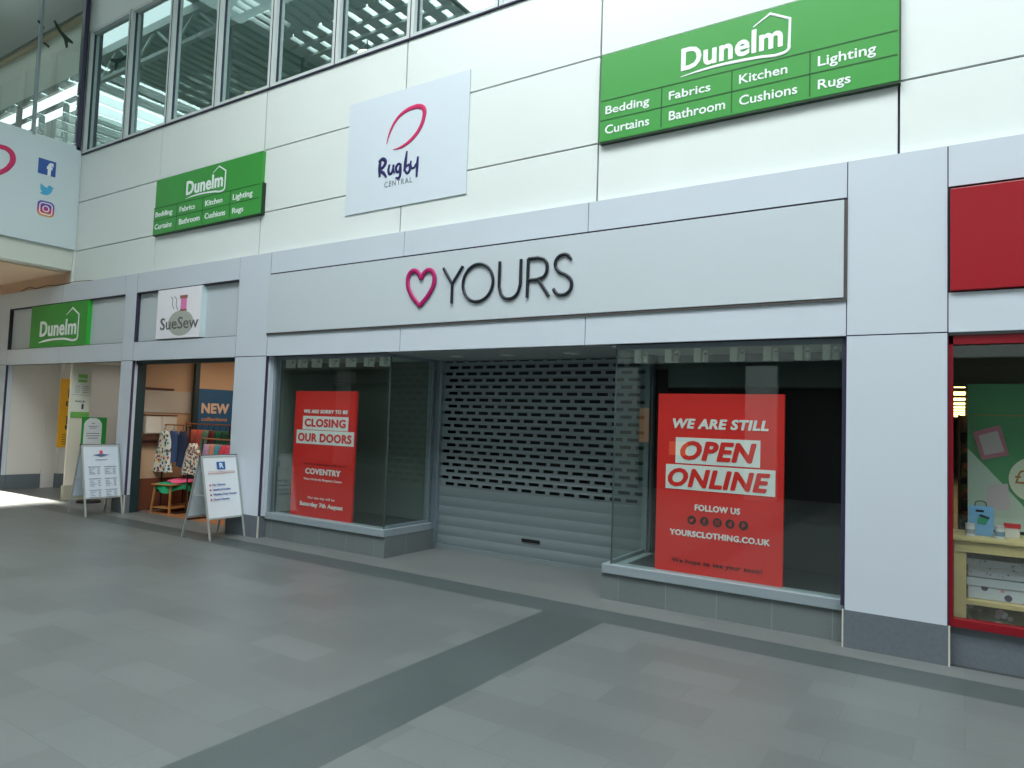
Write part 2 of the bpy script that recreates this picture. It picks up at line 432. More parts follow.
L1('letter', [[(-3.652, 2.842), (-3.652, 3.232)], [(-3.652, 3.232), (-3.54, 3.232)], [(-3.54, 3.232), (-3.46, 3.2), (-3.432, 3.122), (-3.46, 3.045), (-3.54, 3.016)], [(-3.54, 3.016), (-3.652, 3.016)], [(-3.53, 3.016), (-3.405, 2.842)]], INK)
L1('letter', [[(-3.172, 3.181), (-3.205, 3.224), (-3.262, 3.236), (-3.325, 3.2), (-3.34, 3.135), (-3.30, 3.075), (-3.215, 3.03), (-3.165, 2.98), (-3.16, 2.905), (-3.2, 2.858), (-3.262, 2.842), (-3.32, 2.862), (-3.355, 2.907)]], INK)

# ---------------------------------------------- homeware signs on the upper wall
def house_logo(par, dx, dz, sx, sz, y, wd):
    text('Dunelm', 0.791 * sx + dx, 1.656 * sx + dx, 0.492 * sz + dz, 0.70 * sz + dz, y, WHITE, par, bold=0.016, spacing=1.04, heavy=0.014)
    strokes('house_outline', [[(0.791 * sx + dx, 0.444 * sz + dz, 0.25), (1.0 * sx + dx, 0.459 * sz + dz, 0.8), (1.157 * sx + dx, 0.462 * sz + dz), (1.47 * sx + dx, 0.446 * sz + dz), (1.64 * sx + dx, 0.430 * sz + dz), (1.70 * sx + dx, 0.452 * sz + dz), (1.706 * sx + dx, 0.50 * sz + dz)],
                              [(1.706 * sx + dx, 0.49 * sz + dz), (1.71 * sx + dx, 0.712 * sz + dz), (1.553 * sx + dx, 0.799 * sz + dz), (1.415 * sx + dx, 0.722 * sz + dz, 0.4)]][0:1], wd, y, WHITE, par)
    strokes('house_outline', [[(1.706 * sx + dx, 0.48 * sz + dz), (1.71 * sx + dx, 0.712 * sz + dz), (1.553 * sx + dx, 0.799 * sz + dz), (1.415 * sx + dx, 0.722 * sz + dz, 0.4)]], wd * 0.9, y, WHITE, par, smooth=False)
def dunelm_sign(x, zb, sc, label, low=False):
    t = thing('shop_sign', label, 'sign', (x, 0.079, zb), group=None); t.scale = (sc, 1, min(sc, 1.015)); D_ = -0.045 if low else -0.055
    m = MB(); m.box(0, 2.5, D_, 0.0, 0.0 if not low else 0.41, 0.845)
    if low: m.box(0.01, 2.53, D_ - 0.018, 0.0, -0.01, 0.41)
    m.build('sign_panel', [GREEN], t, bevel=0.004)
    m = MB(); W2 = 2.5 if not low else 2.53; yb = D_ + 0.004 if not low else D_ - 0.014
    m.box(0.0, W2, yb, 0.0, -0.016 if not low else -0.022, 0.0 if not low else -0.01)
    m.box(W2, W2 + 0.008, yb, 0.0, -0.02, 0.845 if not low else 0.41)
    m.build('edge_trim', mat('sign_edge_dark_green', (18, 48, 26), 0.5), t)
    yf = D_ if not low else D_ - 0.018
    m = MB()
    for z in (0.394, 0.205): m.box(0.012, 2.488, yf - 0.003, yf, z - 0.005, z + 0.005)
    for xx in (0.615, 1.243, 1.868): m.box(xx - 0.005, xx + 0.005, yf - 0.003, yf, 0.02, 0.394)
    m.build('divider_lines', GREEND, t)
    for wd, x0, x1, z0, z1 in (('Bedding', .060, .498, .232, .335), ('Fabrics', .684, 1.060, .255, .332), ('Kitchen', 1.305, 1.695, .255, .334), ('Lighting', 1.927, 2.344, .225, .334),
                               ('Curtains', .060, .502, .066, .150), ('Bathroom', .688, 1.190, .066, .150), ('Cushions', 1.308, 1.774, .066, .150), ('Rugs', 1.929, 2.167, .038, .140)):
        text(wd, x0, x1, z0, z1, yf, WHITE, t, bold=0.012)
    house_logo(t, 0, 0, 1, 1, D_, 0.028)
dunelm_sign(-2.938, 4.303, 1.0086, 'large green homeware sign with white house logo, upper wall above the OPEN ONLINE poster')
dunelm_sign(-10.56, 4.306, 1.028, 'second green homeware sign on the upper wall above the sewing shop sign', True)

# fascia sign
t = thing('shop_sign', 'square green sign with white house logo on the low fascia at far left', 'sign', (-14.36, 0.06, 2.645))
m = MB(); m.box(0.02, 2.04, -0.07, 0.0, 0.0, 0.758); m.build('sign_panel', [GREEN], t, bevel=0.004)
m = MB(); m.box(2.04, 2.045, -0.07, 0.0, 0.0, 0.758); m.build('edge_trim', mat('bright_green_edge', (50, 178, 60), 0.4), t)
text('Dunelm', 0.40, 1.70, 0.19, 0.47, -0.07, WHITE, t, bold=0.014, spacing=1.04, heavy=0.012)
strokes('house_outline', [[(0.38, 0.085, 0.3), (0.62, 0.115), (0.89, 0.13), (1.3, 0.128), (1.70, 0.098), (1.76, 0.13), (1.765, 0.2)]], 0.04, -0.07, WHITE, t)
strokes('house_outline', [[(1.765, 0.16), (1.765, 0.53), (1.54, 0.655), (1.33, 0.54, 0.4)]], 0.036, -0.07, WHITE, t, smooth=False)

# sewing shop sign
t = thing('shop_sign', 'white square sewing shop sign with pink thread spool over grey oval', 'sign', (-10.2, 0.06, 2.68))
m = MB(); m.box(-0.03, 1.075, -0.08, 0.0, -0.02, 0.72); m.build('sign_panel', mat('lightbox_white', (244, 242, 248), 0.4), t, bevel=0.004)
m = MB(); m.box(1.075, 1.081, -0.08, 0.0, -0.02, 0.72); m.build('edge_trim', mat('lightbox_edge', (205, 222, 226), 0.4), t)
m = MB(); disc(m, 0.60, 0.20, 0.315, 0.185, -0.084, -0.08); m.build('oval', mat('oval_grey', (176, 178, 170), 0.6), t)
text('SueSew', 0.09, 1.04, 0.115, 0.29, -0.084, mat('sign_grey_letters', (92, 90, 92), 0.5), t, bold=0.0)
m = MB(); m.box(0.585, 0.725, -0.086, -0.08, 0.40, 0.56); m.build('thread', mat('thread_pink', (232, 128, 186), 0.6), t)
m = MB(); m.box(0.56, 0.74, -0.087, -0.08, 0.56, 0.605); m.build('spool_end', mat('spool_brown', (150, 100, 84), 0.6), t); m = MB(); m.box(0.575, 0.735, -0.087, -0.08, 0.375, 0.40); m.build('spool_end', mat('spool_brown', (150, 100, 84), 0.6), t)
strokes('thread_line', [[(0.52, 0.39), (0.47, 0.48), (0.475, 0.55), (0.42, 0.6)], [(0.42, 0.41), (0.37, 0.5), (0.375, 0.56), (0.33, 0.6)]], 0.012, -0.083, GREYINK, t)

# rugby banner on the wall
t = thing('wall_banner', 'large white square banner with magenta ball ring and navy brush lettering', 'banner', (-5.43, 0.075, 4.05))
m = MB(); m.box(-0.965, 0.885, -0.010, 0.0, 0.012, 1.40); m.build('banner_panel', mat('banner_bluewhite', (214, 224, 232), 0.45), t)
RUG = [(-.259, .767, .25), (-.24, .84, .5), (-.20, .93, .75), (-.125, 1.03, .9), (-.011, 1.10, 1.1), (.139, 1.128, 1.3), (.24, 1.115, 1.5), (.30, 1.068, 1.5), (.30, .975, 1.3), (.245, .854, 1.2), (.138, .758, 1.1), (.012, .699, .9), (-.08, .682, .5), (-.153, .682, .2)]
RUG = [(a - 0.055, b + 0.018, c) for a, b, c in RUG]
strokes('ball_ring', [RUG], 0.042, -0.011, PINK2, t)
strokes('brush_lettering', [[(a - 0.05, b + 0.018, c) for a, b, c in ln] for ln in [
    [(-.352, .60, .9), (-.36, .50, 1.3), (-.355, .385, .8)], [(-.385, .575, .5), (-.32, .597, 1.1), (-.27, .56, 1.2), (-.30, .50, 1), (-.345, .475, .9), (-.29, .42, 1.1), (-.245, .365, .7)],
    [(-.205, .512, .8), (-.215, .43, 1), (-.18, .395, .9), (-.15, .44, .8), (-.138, .50, .8)], [(-.14, .49, .8), (-.14, .43, .9), (-.118, .395, .6)],
    [(-.031, .490, .7), (-.075, .487, .9), (-.097, .431, 1), (-.062, .40, .8), (-.03, .47, .8)], [(-.028, .49, .8), (-.028, .40, 1), (-.045, .33, .9), (-.10, .335, .5)],
    [(.06, .625, .6), (.046, .50, 1.2), (.035, .39, .9)], [(.04, .395, .7), (.085, .362, .9), (.118, .41, .9), (.10, .455, .8), (.052, .435, .5)],
    [(.128, .498, .7), (.13, .43, .9), (.165, .405, .7), (.21, .45, .6)], [(.232, .53, .7), (.226, .42, 1.1), (.223, .29, .7)]]], 0.040, -0.011, NAVY, t)
text('CENTRAL', -.322, .106, .263, .328, -0.011, GREYINK, t, depth=0.003, spacing=1.3)

# neighbour red sign
t = thing('shop_sign', 'plain red shop sign box at the right edge beside the white pier', 'sign', (-0.085, 0.06, 2.65))
m = MB(); m.box(0.0, 3.6, -0.09, 0.0, 0.0, 0.745); m.build('sign_panel', SREDS, t, bevel=0.005)
m = MB(); m.box(-0.013, 3.61, -0.05, 0.0, -0.01, 0.77); m.build('edge_trim', mat('sign_edge_black', (20, 16, 22), 0.6), t)

# ================================================================== SHOPFRONT WINDOWS
GY = 0.14
def bay(n, xa, xb, side_x, side_dir):
    """plinth, sill, glazing; side return at side_x running back to y=1.0"""
    w = struct('window_%d' % n, ((xa + xb) / 2, 0.5, 0))
    m = MB(); m.box(xa - (0.085 if side_dir < 0 else 0), xb + (0.045 if side_dir > 0 else 0), 0.12, 0.30, 0, 0.24)
    s0, s1 = (side_x - 0.18, side_x + 0.045) if side_dir > 0 else (side_x - 0.085, side_x + 0.18)
    m.box(s0 + (0.001 if side_dir > 0 else 0.001), s1, 0.30, 1.0, 0, 0.24)
    m.build('plinth', GRAN, w, True)
    m = MB(); e = 0.05 if side_dir > 0 else 0.075
    m.box(xa, xb + (e if side_dir > 0 else 0), 0.095, 0.26, 0.24, 0.325) if side_dir > 0 else m.box(xa - e, xb, 0.095, 0.26, 0.24, 0.325)
    if side_dir > 0: m.box(side_x - 0.1, side_x + e, 0.26, 0.95, 0.24, 0.325)
    else: m.box(side_x - e, side_x + 0.1, 0.26, 0.95, 0.24, 0.325)
    m.build('sill', ALUW, w, True, bevel=0.006)
    m = MB()
    if side_dir > 0: m.box(xa, xa + 0.06, GY - 0.03, GY + 0.05, 0.325, ZD); m.box(side_x - 0.035, side_x + 0.015, 0.90, 0.94, 0.325, 2.33)
    else: m.box(xb - 0.03, xb, GY - 0.03, GY + 0.05, 0.325, ZD); m.box(side_x - 0.015, side_x + 0.035, 0.90, 0.94, 0.325, 2.33)
    m.box(xa, xb, GY - 0.02, GY + 0.04, 2.315, ZD - 0.002)
    m.box(side_x - 0.03, side_x + 0.02, 0.2, 1.0, 2.315, 2.35)
    m.box(side_x - 0.02, side_x + 0.02, 0.17, 0.90, 0.325, 0.36)
    m.build('window_frame', mat('grey_shop_frame', (128, 142, 150), 0.4, 0.2), w, True)
    m = MB(); m.box(xa + (0.06 if side_dir > 0 else 0), xb - (0 if side_dir > 0 else 0.03), GY, GY + 0.012, 0.325, 2.315); m.build('pane', GLASS, w, True)
    m = MB()
    m.box(side_x - 0.006, side_x + 0.006, GY + 0.014, 0.90, 0.325, 2.315)
    m.build('pane', GLASS, w, True)
    m = MB(); m.box(side_x - 0.006, side_x + 0.006, GY - 0.001, GY + 0.013, 0.325, 2.315); m.build('glass_corner_edge', mat('green_glass_edge', (66, 82, 78), 0.4), w, True)
bay(11, -7.645, -5.60, -5.60, 1)
bay(12, -2.75, -0.775, -2.75, -1)
sbox('trim_6', PURPLE, (-0.795, -0.768, 0.03, 0.15, 0.3, ZD - 0.003))
sbox('trim_7', ALU, (-5.70, -5.585, 0.96, 1.16, 0.0, 2.345), (-2.75, -2.70, 0.96, 1.16, 0.0, 2.345))
# reveal at the left of the left bay
sbox('trim_8', LOW, (-7.658, -7.63, 0.05, 0.16, ZE, ZD - 0.003))

# bay interiors
sbox('wall_left_bay', mat('left_bay_reflected_grey', (108, 118, 112), 0.7), (-7.65, -5.62, 1.15, 1.2, 0.0, 2.6), (-7.68, -7.62, 0.19, 1.15, 0.0, 2.6))  # grey lightened to stand for the opposite frontage mirrored in the glass
sbox('wall_right_bay', BLACK, (-2.70, -0.78, 1.25, 1.3, 0.0, 2.6), (-0.79, -0.74, 0.19, 1.3, 0.0, 2.6))
sbox('trim_9', mat('dark_teal_bulkhead', (92, 106, 106), 0.6), (-2.69, -0.8, 1.05, 1.25, 2.02, 2.345))
sbox('trim_10', mat('bay_low_wall', (62, 68, 66), 0.6), (-2.69, -0.8, 1.17, 1.25, 0.3, 0.74))
sbox('trim_11', mat('bay_bulkhead_grey', (112, 118, 114), 0.6), (-7.6, -5.66, 1.05, 1.15, 2.06, 2.345))
sbox('ceiling_bay', mat('bay_ceiling', (205, 214, 208), 0.7), (-7.65, -5.62, 0.16, 1.2, 2.345, 2.40), (-2.72, -0.78, 0.16, 1.3, 2.345, 2.40))
sbox('floor_bay', mat('bay_floor_dark', (52, 58, 58), 0.5), (-7.65, -5.64, 0.26, 1.15, 0.26, 0.30), (-2.71, -0.78, 0.26, 1.25, 0.26, 0.30))
sbox('trim_12', BLACK, (-2.70, -2.58, 1.02, 1.06, 0.3, 2.2))
# dark shop behind
sbox('wall_shop_rear', mat('shop_rear_grey', (64, 66, 66), 0.8), (-5.9, -2.3, 1.9, 2.0, 0, 2.6))
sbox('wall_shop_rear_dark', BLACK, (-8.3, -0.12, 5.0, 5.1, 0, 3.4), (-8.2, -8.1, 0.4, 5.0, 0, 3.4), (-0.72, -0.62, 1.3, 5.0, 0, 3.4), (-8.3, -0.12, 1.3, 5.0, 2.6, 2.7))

# posters
def poster(x0, label):
    t = thing('window_poster', label, 'poster', (x0 + 0.55, 0.22, 0.30))
    m = MB(); m.box(-0.55, 0.55, 0.0, 0.03, 0.012, 1.61); m.build('poster_sheet', RED, t)
    m = MB(); m.box(-0.5, 0.5, 0.03, 0.07, 0.0, 0.03); m.build('foot', BLACK, t)
    return t
PX0 = -2.355; t = poster(PX0, 'red poster reading WE ARE STILL OPEN ONLINE in the right-hand window')
def ptext(s, x0, x1, z0, z1, m, bold=0.03, shear=0.0, y=-0.002): text(s, x0 - (PX0 + 0.55), x1 - (PX0 + 0.55), z0 - 0.30, z1 - 0.30, y, m, t, bold=0.018, shear=shear, depth=0.002, spacing=1.08, heavy=0.028 if bold >= 0.03 else 0.0)
m = MB(); ox = PX0 + 0.55
m.box(-2.183 - ox, -1.446 - ox, -0.003, 0, 1.288 - .3, 1.518 - .3); m.box(-2.27 - ox, -1.321 - ox, -0.003, 0, 1.056 - .3, 1.274 - .3)
m.build('white_band', PWHITE, t)
ptext('WE ARE STILL', -2.215, -1.38, 1.598, 1.688, PWHITE, 0.045, 0.18)
ptext('OPEN', -2.14, -1.475, 1.318, 1.492, RED, 0.05, 0.22, -0.004)
ptext('ONLINE', -2.25, -1.36, 1.078, 1.246, RED, 0.05, 0.22, -0.004)
ptext('FOLLOW US', -1.998, -1.604, 0.88, 0.935, PWHITE, 0.05)
ptext('YOURSCLOTHING.CO.UK', -2.222, -1.355, 0.647, 0.70, PWHITE, 0.05)
ptext('We hope to see your soon!', -2.197, -1.417, 0.397, 0.45, PBLACK, 0.02)
for k, cx in enumerate((-2.023, -1.91, -1.797, -1.688, -1.574)):
    m = MB(); disc(m, cx - ox, 0.794 - .3, 0.04, 0.04, -0.003, 0.0, 20); ic = m.build('social_badge', PBLACK, t)
    gx, gz = cx - ox, 0.494
    if k == 0: m = MB().prism([(gx - .022, gz + .008), (gx - .012, gz - .018), (gx + .004, gz - .018), (gx + .018, gz + .01), (gx + .008, gz + .016), (gx - .004, gz + .002)], -.0045, -.003); m.build('bird_mark', RED, ic)
    elif k == 1: text('f', gx - .009, gx + .009, gz - .022, gz + .022, -.003, RED, ic, bold=.02, depth=.002)
    elif k == 2: strokes('camera_mark', [[(gx - .018, gz - .018), (gx + .018, gz - .018), (gx + .018, gz + .018), (gx - .018, gz + .018)], [(gx + .008 * cos(a), gz + .008 * sin(a)) for a in [j * PI / 4 for j in range(8)]]], .004, -.003, RED, ic, .002, cyclic=True, smooth=False)
    elif k == 3: text('d', gx - .012, gx + .012, gz - .02, gz + .022, -.003, RED, ic, bold=.02, depth=.002)
    else:
        text('p', gx - .011, gx + .011, gz - .02, gz + .018, -.003, RED, ic, bold=.01, depth=.002)
PX0 = -7.302; t = poster(PX0, 'red poster reading CLOSING OUR DOORS in the left-hand window'); ox = PX0 + 0.55
m = MB(); m.box(-7.14 - ox, -6.326 - ox, -0.003, 0, 1.42 - .3, 1.592 - .3); m.box(-7.248 - ox, -6.216 - ox, -0.003, 0, 1.238 - .3, 1.412 - .3)
m.build('white_band', PWHITE, t)
ptext('WE ARE SORRY TO BE', -7.13, -6.34, 1.627, 1.675, PWHITE, 0.04, 0.12)
ptext('CLOSING', -7.106, -6.364, 1.455, 1.56, RED, 0.05, 0.0, -0.004)
ptext('OUR DOORS', -7.218, -6.252, 1.265, 1.375, RED, 0.05, 0.0, -0.004)
ptext('You can still shop with us at', -7.088, -6.34, 0.97, 1.0, PBLACK, 0.01)
ptext('COVENTRY', -7.05, -6.415, 0.858, 0.933, PWHITE, 0.05)
ptext('West Orchards Shopping Centre', -7.075, -6.39, 0.775, 0.812, PWHITE, 0.02)
ptext('Our last day will be', -6.98, -6.5, 0.543, 0.58, PWHITE, 0.015)
ptext('Saturday 7th August', -7.125, -6.35, 0.44, 0.51, PWHITE, 0.03)

# spotlights hung in the window heads
LAMPW = mat('spotlight_white', (226, 232, 222), 0.4)
def spotlight():
    t = thing('spotlight', '', 'spotlight', (0, 0, 0), group=None)
    m = MB(); m.box(-0.04, 0.025, -0.035, 0.035, -0.125, 0.0); m.build('gear_box', LAMPW, t, bevel=0.006)
    m = MB(); m.cyl((0.058, 0.03, -0.015), (0.058, 0.01, -0.12), 0.027, 0.03, 16); m.build('lamp_head', LAMPW, t, smooth=False)
    m = MB(); m.cyl((0.05, 0, -0.05), (0.075, 0.0, -0.05), 0.012, n=8); m.build('bracket', ALU, t)
    return t
def copy_tree(o, parent=None):
    c = o.copy(); COL.objects.link(c); c.parent = parent
    for ch in [k for k in bpy.data.objects if k.parent == o]: copy_tree(ch, c)
    return c
sp = spotlight(); first = True
RS = [(-2.67, 'leftmost, right at the glass corner'), (-2.36, 'second from the glass corner'), (-2.08, 'third from the glass corner'), (-1.745, 'in the middle of the row'), (-1.455, 'third from the white pier'), (-1.195, 'second from the white pier'), (-0.97, 'rightmost, beside the white pier')]
LS = [(-7.55, 'leftmost of the row'), (-7.32, 'second from the left pier'), (-7.05, 'third from the left pier'), (-6.73, 'in the middle of the row'), (-6.43, 'third from the glass corner'), (-6.12, 'second from the glass corner'), (-5.86, 'rightmost, by the glass corner')]
allsp = [(x * 1.0 + 0.0, 0.5, 2.33, 'white boxy spotlight above the OPEN ONLINE poster window, ' + d, 'spotlights in the right window head') for x, d in RS] + \
        [(x, 0.30, 2.33, 'white boxy spotlight above the CLOSING poster window, ' + d, 'spotlights in the left window head') for x, d in LS]
for k, (x, y, z, lab, grp) in enumerate(allsp):
    o = sp if k == 0 else copy_tree(sp)
    o.location = (x + 0.0 if k else x, y, 2.345); o['label'] = lab; o['group'] = grp; o['category'] = 'spotlight'

# entrance downlights
dl = None
for k, (x, d) in enumerate(((-4.95, 'left'), (-4.25, 'middle'), (-3.45, 'right'))):
    t = thing('downlight', 'round recessed downlight in the entrance ceiling, %s of three' % d, 'downlight', (x, 0.55, 2.345), group='entrance ceiling downlights')
    m = MB(); m.cyl((0, 0, -0.008), (0, 0, 0.0), 0.085, n=24); m.build('rim', mat('downlight_rim', (190, 196, 192), 0.4), t)
    m = MB(); m.cyl((0, 0, -0.011), (0, 0, -0.008), 0.06, n=24); m.build('lens', mat('downlight_lens', (215, 218, 208), 0.3), t)

# ================================================================== ROLLER SHUTTER
t = thing('roller_shutter', 'closed grey metal roller shutter with rows of slots across the shop entrance', 'shutter', (-4.17, 1.1, 0))
SXc = -4.17
m = MB(); x0, x1 = -5.60 - SXc, -2.75 - SXc
def face_strip(z0, z1, y):   # full-width curved lath, slightly bowed outward
    n = 6
    for k in range(n):
        a, b = k / n, (k + 1) / n
        ya, yb = y - 0.008 * sin(PI * a), y - 0.008 * sin(PI * b)
        za, zb = z0 + (z1 - z0) * a, z0 + (z1 - z0) * b
        m.poly([(x0, ya, za), (x1, ya, za), (x1, yb, zb), (x0, yb, zb)])
P0, DP, HH = 2.343, 0.0808, 0.035
rows = [P0 - DP * k for k in range(20)]
# solid laths below the slots
zb = rows[-1] - DP / 2; nl = 6; hl = (zb - 0.05) / nl
for k in range(nl): face_strip(0.05 + hl * k, 0.05 + hl * (k + 1), -0.006)
# slotted laths: bowed strip cut into bridges between slots
for k, zc in enumerate(rows):
    z0, z1 = zc - DP / 2, zc + DP / 2
    yb, yt = -0.006, -0.006
    m.poly([(x0, 0, z0), (x1, 0, z0), (x1, -0.005, zc - HH / 2), (x0, -0.005, zc - HH / 2)])
    m.poly([(x0, -0.005, zc + HH / 2), (x1, -0.005, zc + HH / 2), (x1, 0, z1), (x0, 0, z1)])
    xs = (-5.471 if k % 2 else -5.56) - SXc
    cur = x0
    while xs + 0.13 < x1:
        m.poly([(cur, -0.005, zc - HH / 2), (xs, -0.005, zc - HH / 2), (xs, -0.005, zc + HH / 2), (cur, -0.005, zc + HH / 2)])
        cur = xs + 0.132; xs += 0.1875
    m.poly([(cur, -0.005, zc - HH / 2), (x1, -0.005, zc - HH / 2), (x1, -0.005, zc + HH / 2), (cur, -0.005, zc + HH / 2)])
cu = m.build('curtain', SHUT, t)
m = MB(); m.box(x0, x1, -0.02, 0.02, 0.0, 0.05); m.build('bottom_rail', SHUT, t)
m = MB(); m.box(-0.14, 0.10, -0.026, -0.012, 0.225, 0.262); m.build('lock_slot', SHUTD, t)
for sx in (-1.45, 1.39):
    m = MB(); m.box(sx - 0.0, sx + 0.06, -0.05, 0.04, 0.0, 2.33); m.build('guide_rail', ALU, t)

# ================================================================== RED NEIGHBOUR SHOP
w = struct('window_13', (1.7, 0.1, 0))
m = MB(); m.box(-0.094, 3.5, 0.07, 0.3, 0, 0.272); m.build('plinth', GRAN2, w, True)
m = MB(); m.box(-0.094, 3.5, 0.03, 0.12, 0.272, 0.325); m.box(-0.098, -0.068, 0.03, 0.12, 0.325, 2.33); m.box(-0.094, 3.5, 0.03, 0.12, 2.27, 2.335); m.box(3.44, 3.5, 0.03, 0.12, 0.3, 2.33)
m.build('window_frame', SREDF, w, True)
m = MB(); m.box(-0.068, 3.44, 0.08, 0.092, 0.325, 2.27); m.build('pane', GLASS, w, True)
sbox('trim_13', mat('soffit_strip_grey', (120, 122, 124), 0.6), (-0.1, 3.5, 0.02, 0.2, 2.336, 2.355))
SB = mat('store_brown_wall', (96, 84, 70), 0.8)
sbox('wall_red_shop', SB, (-0.22, -0.14, 0.4, 5.3, 0, 3.2), (-3.1, -3.0, 5.3, 36, 0, 3.2), (-3.1, -0.14, 5.25, 5.3, 0, 3.2), (6.9, 7.0, 0.3, 36, 0, 3.2), (-3.1, 7.0, 36, 36.1, 0, 3.2))
sbox('ceiling_red_shop', mat('store_ceiling', (120, 112, 98), 0.8), (-0.2, 7.0, 0.1, 5.3, 2.60, 2.7), (-3.1, 7.0, 5.3, 36, 2.41, 2.5))
sbox('trim_14', mat('store_bulkhead', (112, 104, 90), 0.8), (-0.14, 3.5, 0.9, 0.95, 2.02, 2.6))
LEDW = mat('warm_lamp_panel', (255, 214, 140), 0.5, emit=7)
for k in range(9):
    yy = 6.8 + 2.3 * k
    m = MB(); m.box(-0.45, 0.45, -0.42, 0.42, -0.02, 0.0)
    o = m.build('ceiling_light', LEDW); o.location = (-0.44, yy, 2.408)
    tag(o, 'warm rectangular ceiling light in the red-framed shop, %s' % ['nearest the window, above the rest', 'second from the window', 'third from the window', 'fourth from the window', 'fifth from the window, mid row', 'fourth from the far end', 'third from the far end', 'second from the far end', 'farthest and lowest in view'][k], 'light', 'ceiling lights of the red-framed shop')
# big green promotional board
t = thing('promotional_board', 'big green and white sale board with round pound-sign spot, behind the red-framed window', 'poster', (0.9, 0.75, 0.9))
m = MB(); m.box(-0.88, 0.9, 0.0, 0.03, 0.0, 1.13); m.build('board_sheet', mat('board_green', (92, 156, 112), 0.5), t)
m = MB(); m.prism([(-0.879, 0.0), (-0.30, 0.0), (-0.48, 0.14), (-0.64, 0.34), (-0.879, 0.62)], -0.003, 0.0); m.build('pale_swoosh', mat('board_pale', (200, 212, 204), 0.5), t)
m = MB(); disc(m, -0.44, 0.40, 0.175, 0.175, -0.006, 0.0); m.build('price_spot', mat('price_spot', (226, 226, 212), 0.5), t)
text('£', -0.575, -0.515, 0.365, 0.47, -0.006, mat('gold_ink', (178, 120, 60), 0.5), t, bold=0.0)
m = MB(); m.prism([(-0.785, 0.532), (-0.612, 0.58), (-0.668, 0.81), (-0.844, 0.749)], -0.004, 0.0); m.build('pink_parcel', mat('parcel_pink', (206, 128, 150), 0.5), t)
m = MB(); m.prism([(-0.768, 0.57), (-0.64, 0.605), (-0.685, 0.765), (-0.808, 0.722)], -0.006, 0.0); m.build('parcel_label', mat('parcel_pale', (214, 196, 206), 0.5), t)
m = MB(); m.box(-0.835, -0.45, -0.003, 0.0, 0.88, 0.89); m.box(-0.84, -0.835, -0.003, 0.0, 0.58, 0.89); m.build('frame_line', mat('gold_line', (160, 140, 90), 0.5), t)
# display table
WOOD = mat('pale_wood', (206, 180, 128), 0.5, noise=0.08, nscale=9)
t = t; m = MB(); m.prism([(-0.765, 0.14), (-0.60, 0.16), (-0.62, 0.36), (-0.75, 0.34)], -0.005, 0.0); m.build('pale_parcel', mat('parcel_pale', (214, 196, 206), 0.5), t)
t = thing('display_table', 'pale wooden display table behind the red-framed window', 'table', (0.85, 0.5, 0.0))
m = MB(); m.box(-0.93, 0.95, -0.30, 0.22, 0.855, 0.88); m.build('tabletop', WOOD, t, bevel=0.004)
m = MB(); m.box(-0.91, 0.93, -0.28, -0.255, 0.775, 0.855); m.box(-0.91, 0.93, 0.18, 0.2, 0.775, 0.855); m.build('apron', WOOD, t)
for lx in (-0.915, 0.85):
    for ly in (-0.27, 0.13):
        m = MB(); m.box(lx, lx + 0.075, ly, ly + 0.07, 0.0, 0.855); m.build('leg', WOOD, t)
m = MB(); m.box(-0.86, 0.88, -0.25, 0.18, 0.40, 0.43); m.build('lower_shelf', WOOD, t)
def pattern_mat(name, base, c2, scale, thr=0.42):
    m = bpy.data.materials.new(name); m.use_nodes = True; nt = m.node_tree; b = nt.nodes['Principled BSDF']; L = nt.links.new
    tc = nt.nodes.new('ShaderNodeTexCoord'); v = nt.nodes.new('ShaderNodeTexVoronoi'); v.inputs['Scale'].default_value = scale
    L(tc.outputs['Object'], v.inputs['Vector'])
    lt = nt.nodes.new('ShaderNodeMath'); lt.operation = 'LESS_THAN'; lt.inputs[1].default_value = thr; L(v.outputs['Distance'], lt.inputs[0])
    rp = nt.nodes.new('ShaderNodeValToRGB'); rp.color_ramp.interpolation = 'CONSTANT'
    sx = nt.nodes.new('ShaderNodeSeparateColor'); L(v.outputs['Color'], sx.inputs[0]); L(sx.outputs[0], rp.inputs['Fac'])
    e = rp.color_ramp.elements; e[0].color = (*lin(c2[0]), 1); e[1].position = 1 / len(c2); e[1].color = (*lin(c2[1]), 1)
    for k in range(2, len(c2)): q = e.new(k / len(c2)); q.color = (*lin(c2[k]), 1)
    mx = nt.nodes.new('ShaderNodeMix'); mx.data_type = 'RGBA'; L(lt.outputs[0], mx.inputs['Factor'])
    mx.inputs['A'].default_value = (*lin(base), 1); L(rp.outputs['Color'], mx.inputs['B'])
    L(mx.outputs['Result'], b.inputs['Base Color']); b.inputs['Roughness'].default_value = 0.75
    MATS[name] = m; return m
GIFT1 = pattern_mat('dotted_gift_paper', (196, 194, 206), [(150, 130, 140), (170, 160, 175)], 30, 0.25)
GIFT2 = pattern_mat('bird_gift_paper', (190, 192, 204), [(80, 70, 96), (196, 130, 136), (190, 192, 204)], 13, 0.38)
GIFT3 = pattern_mat('floral_gift_paper', (120, 104, 76), [(206, 196, 200), (104, 84, 44), (196, 160, 160)], 16, 0.5)
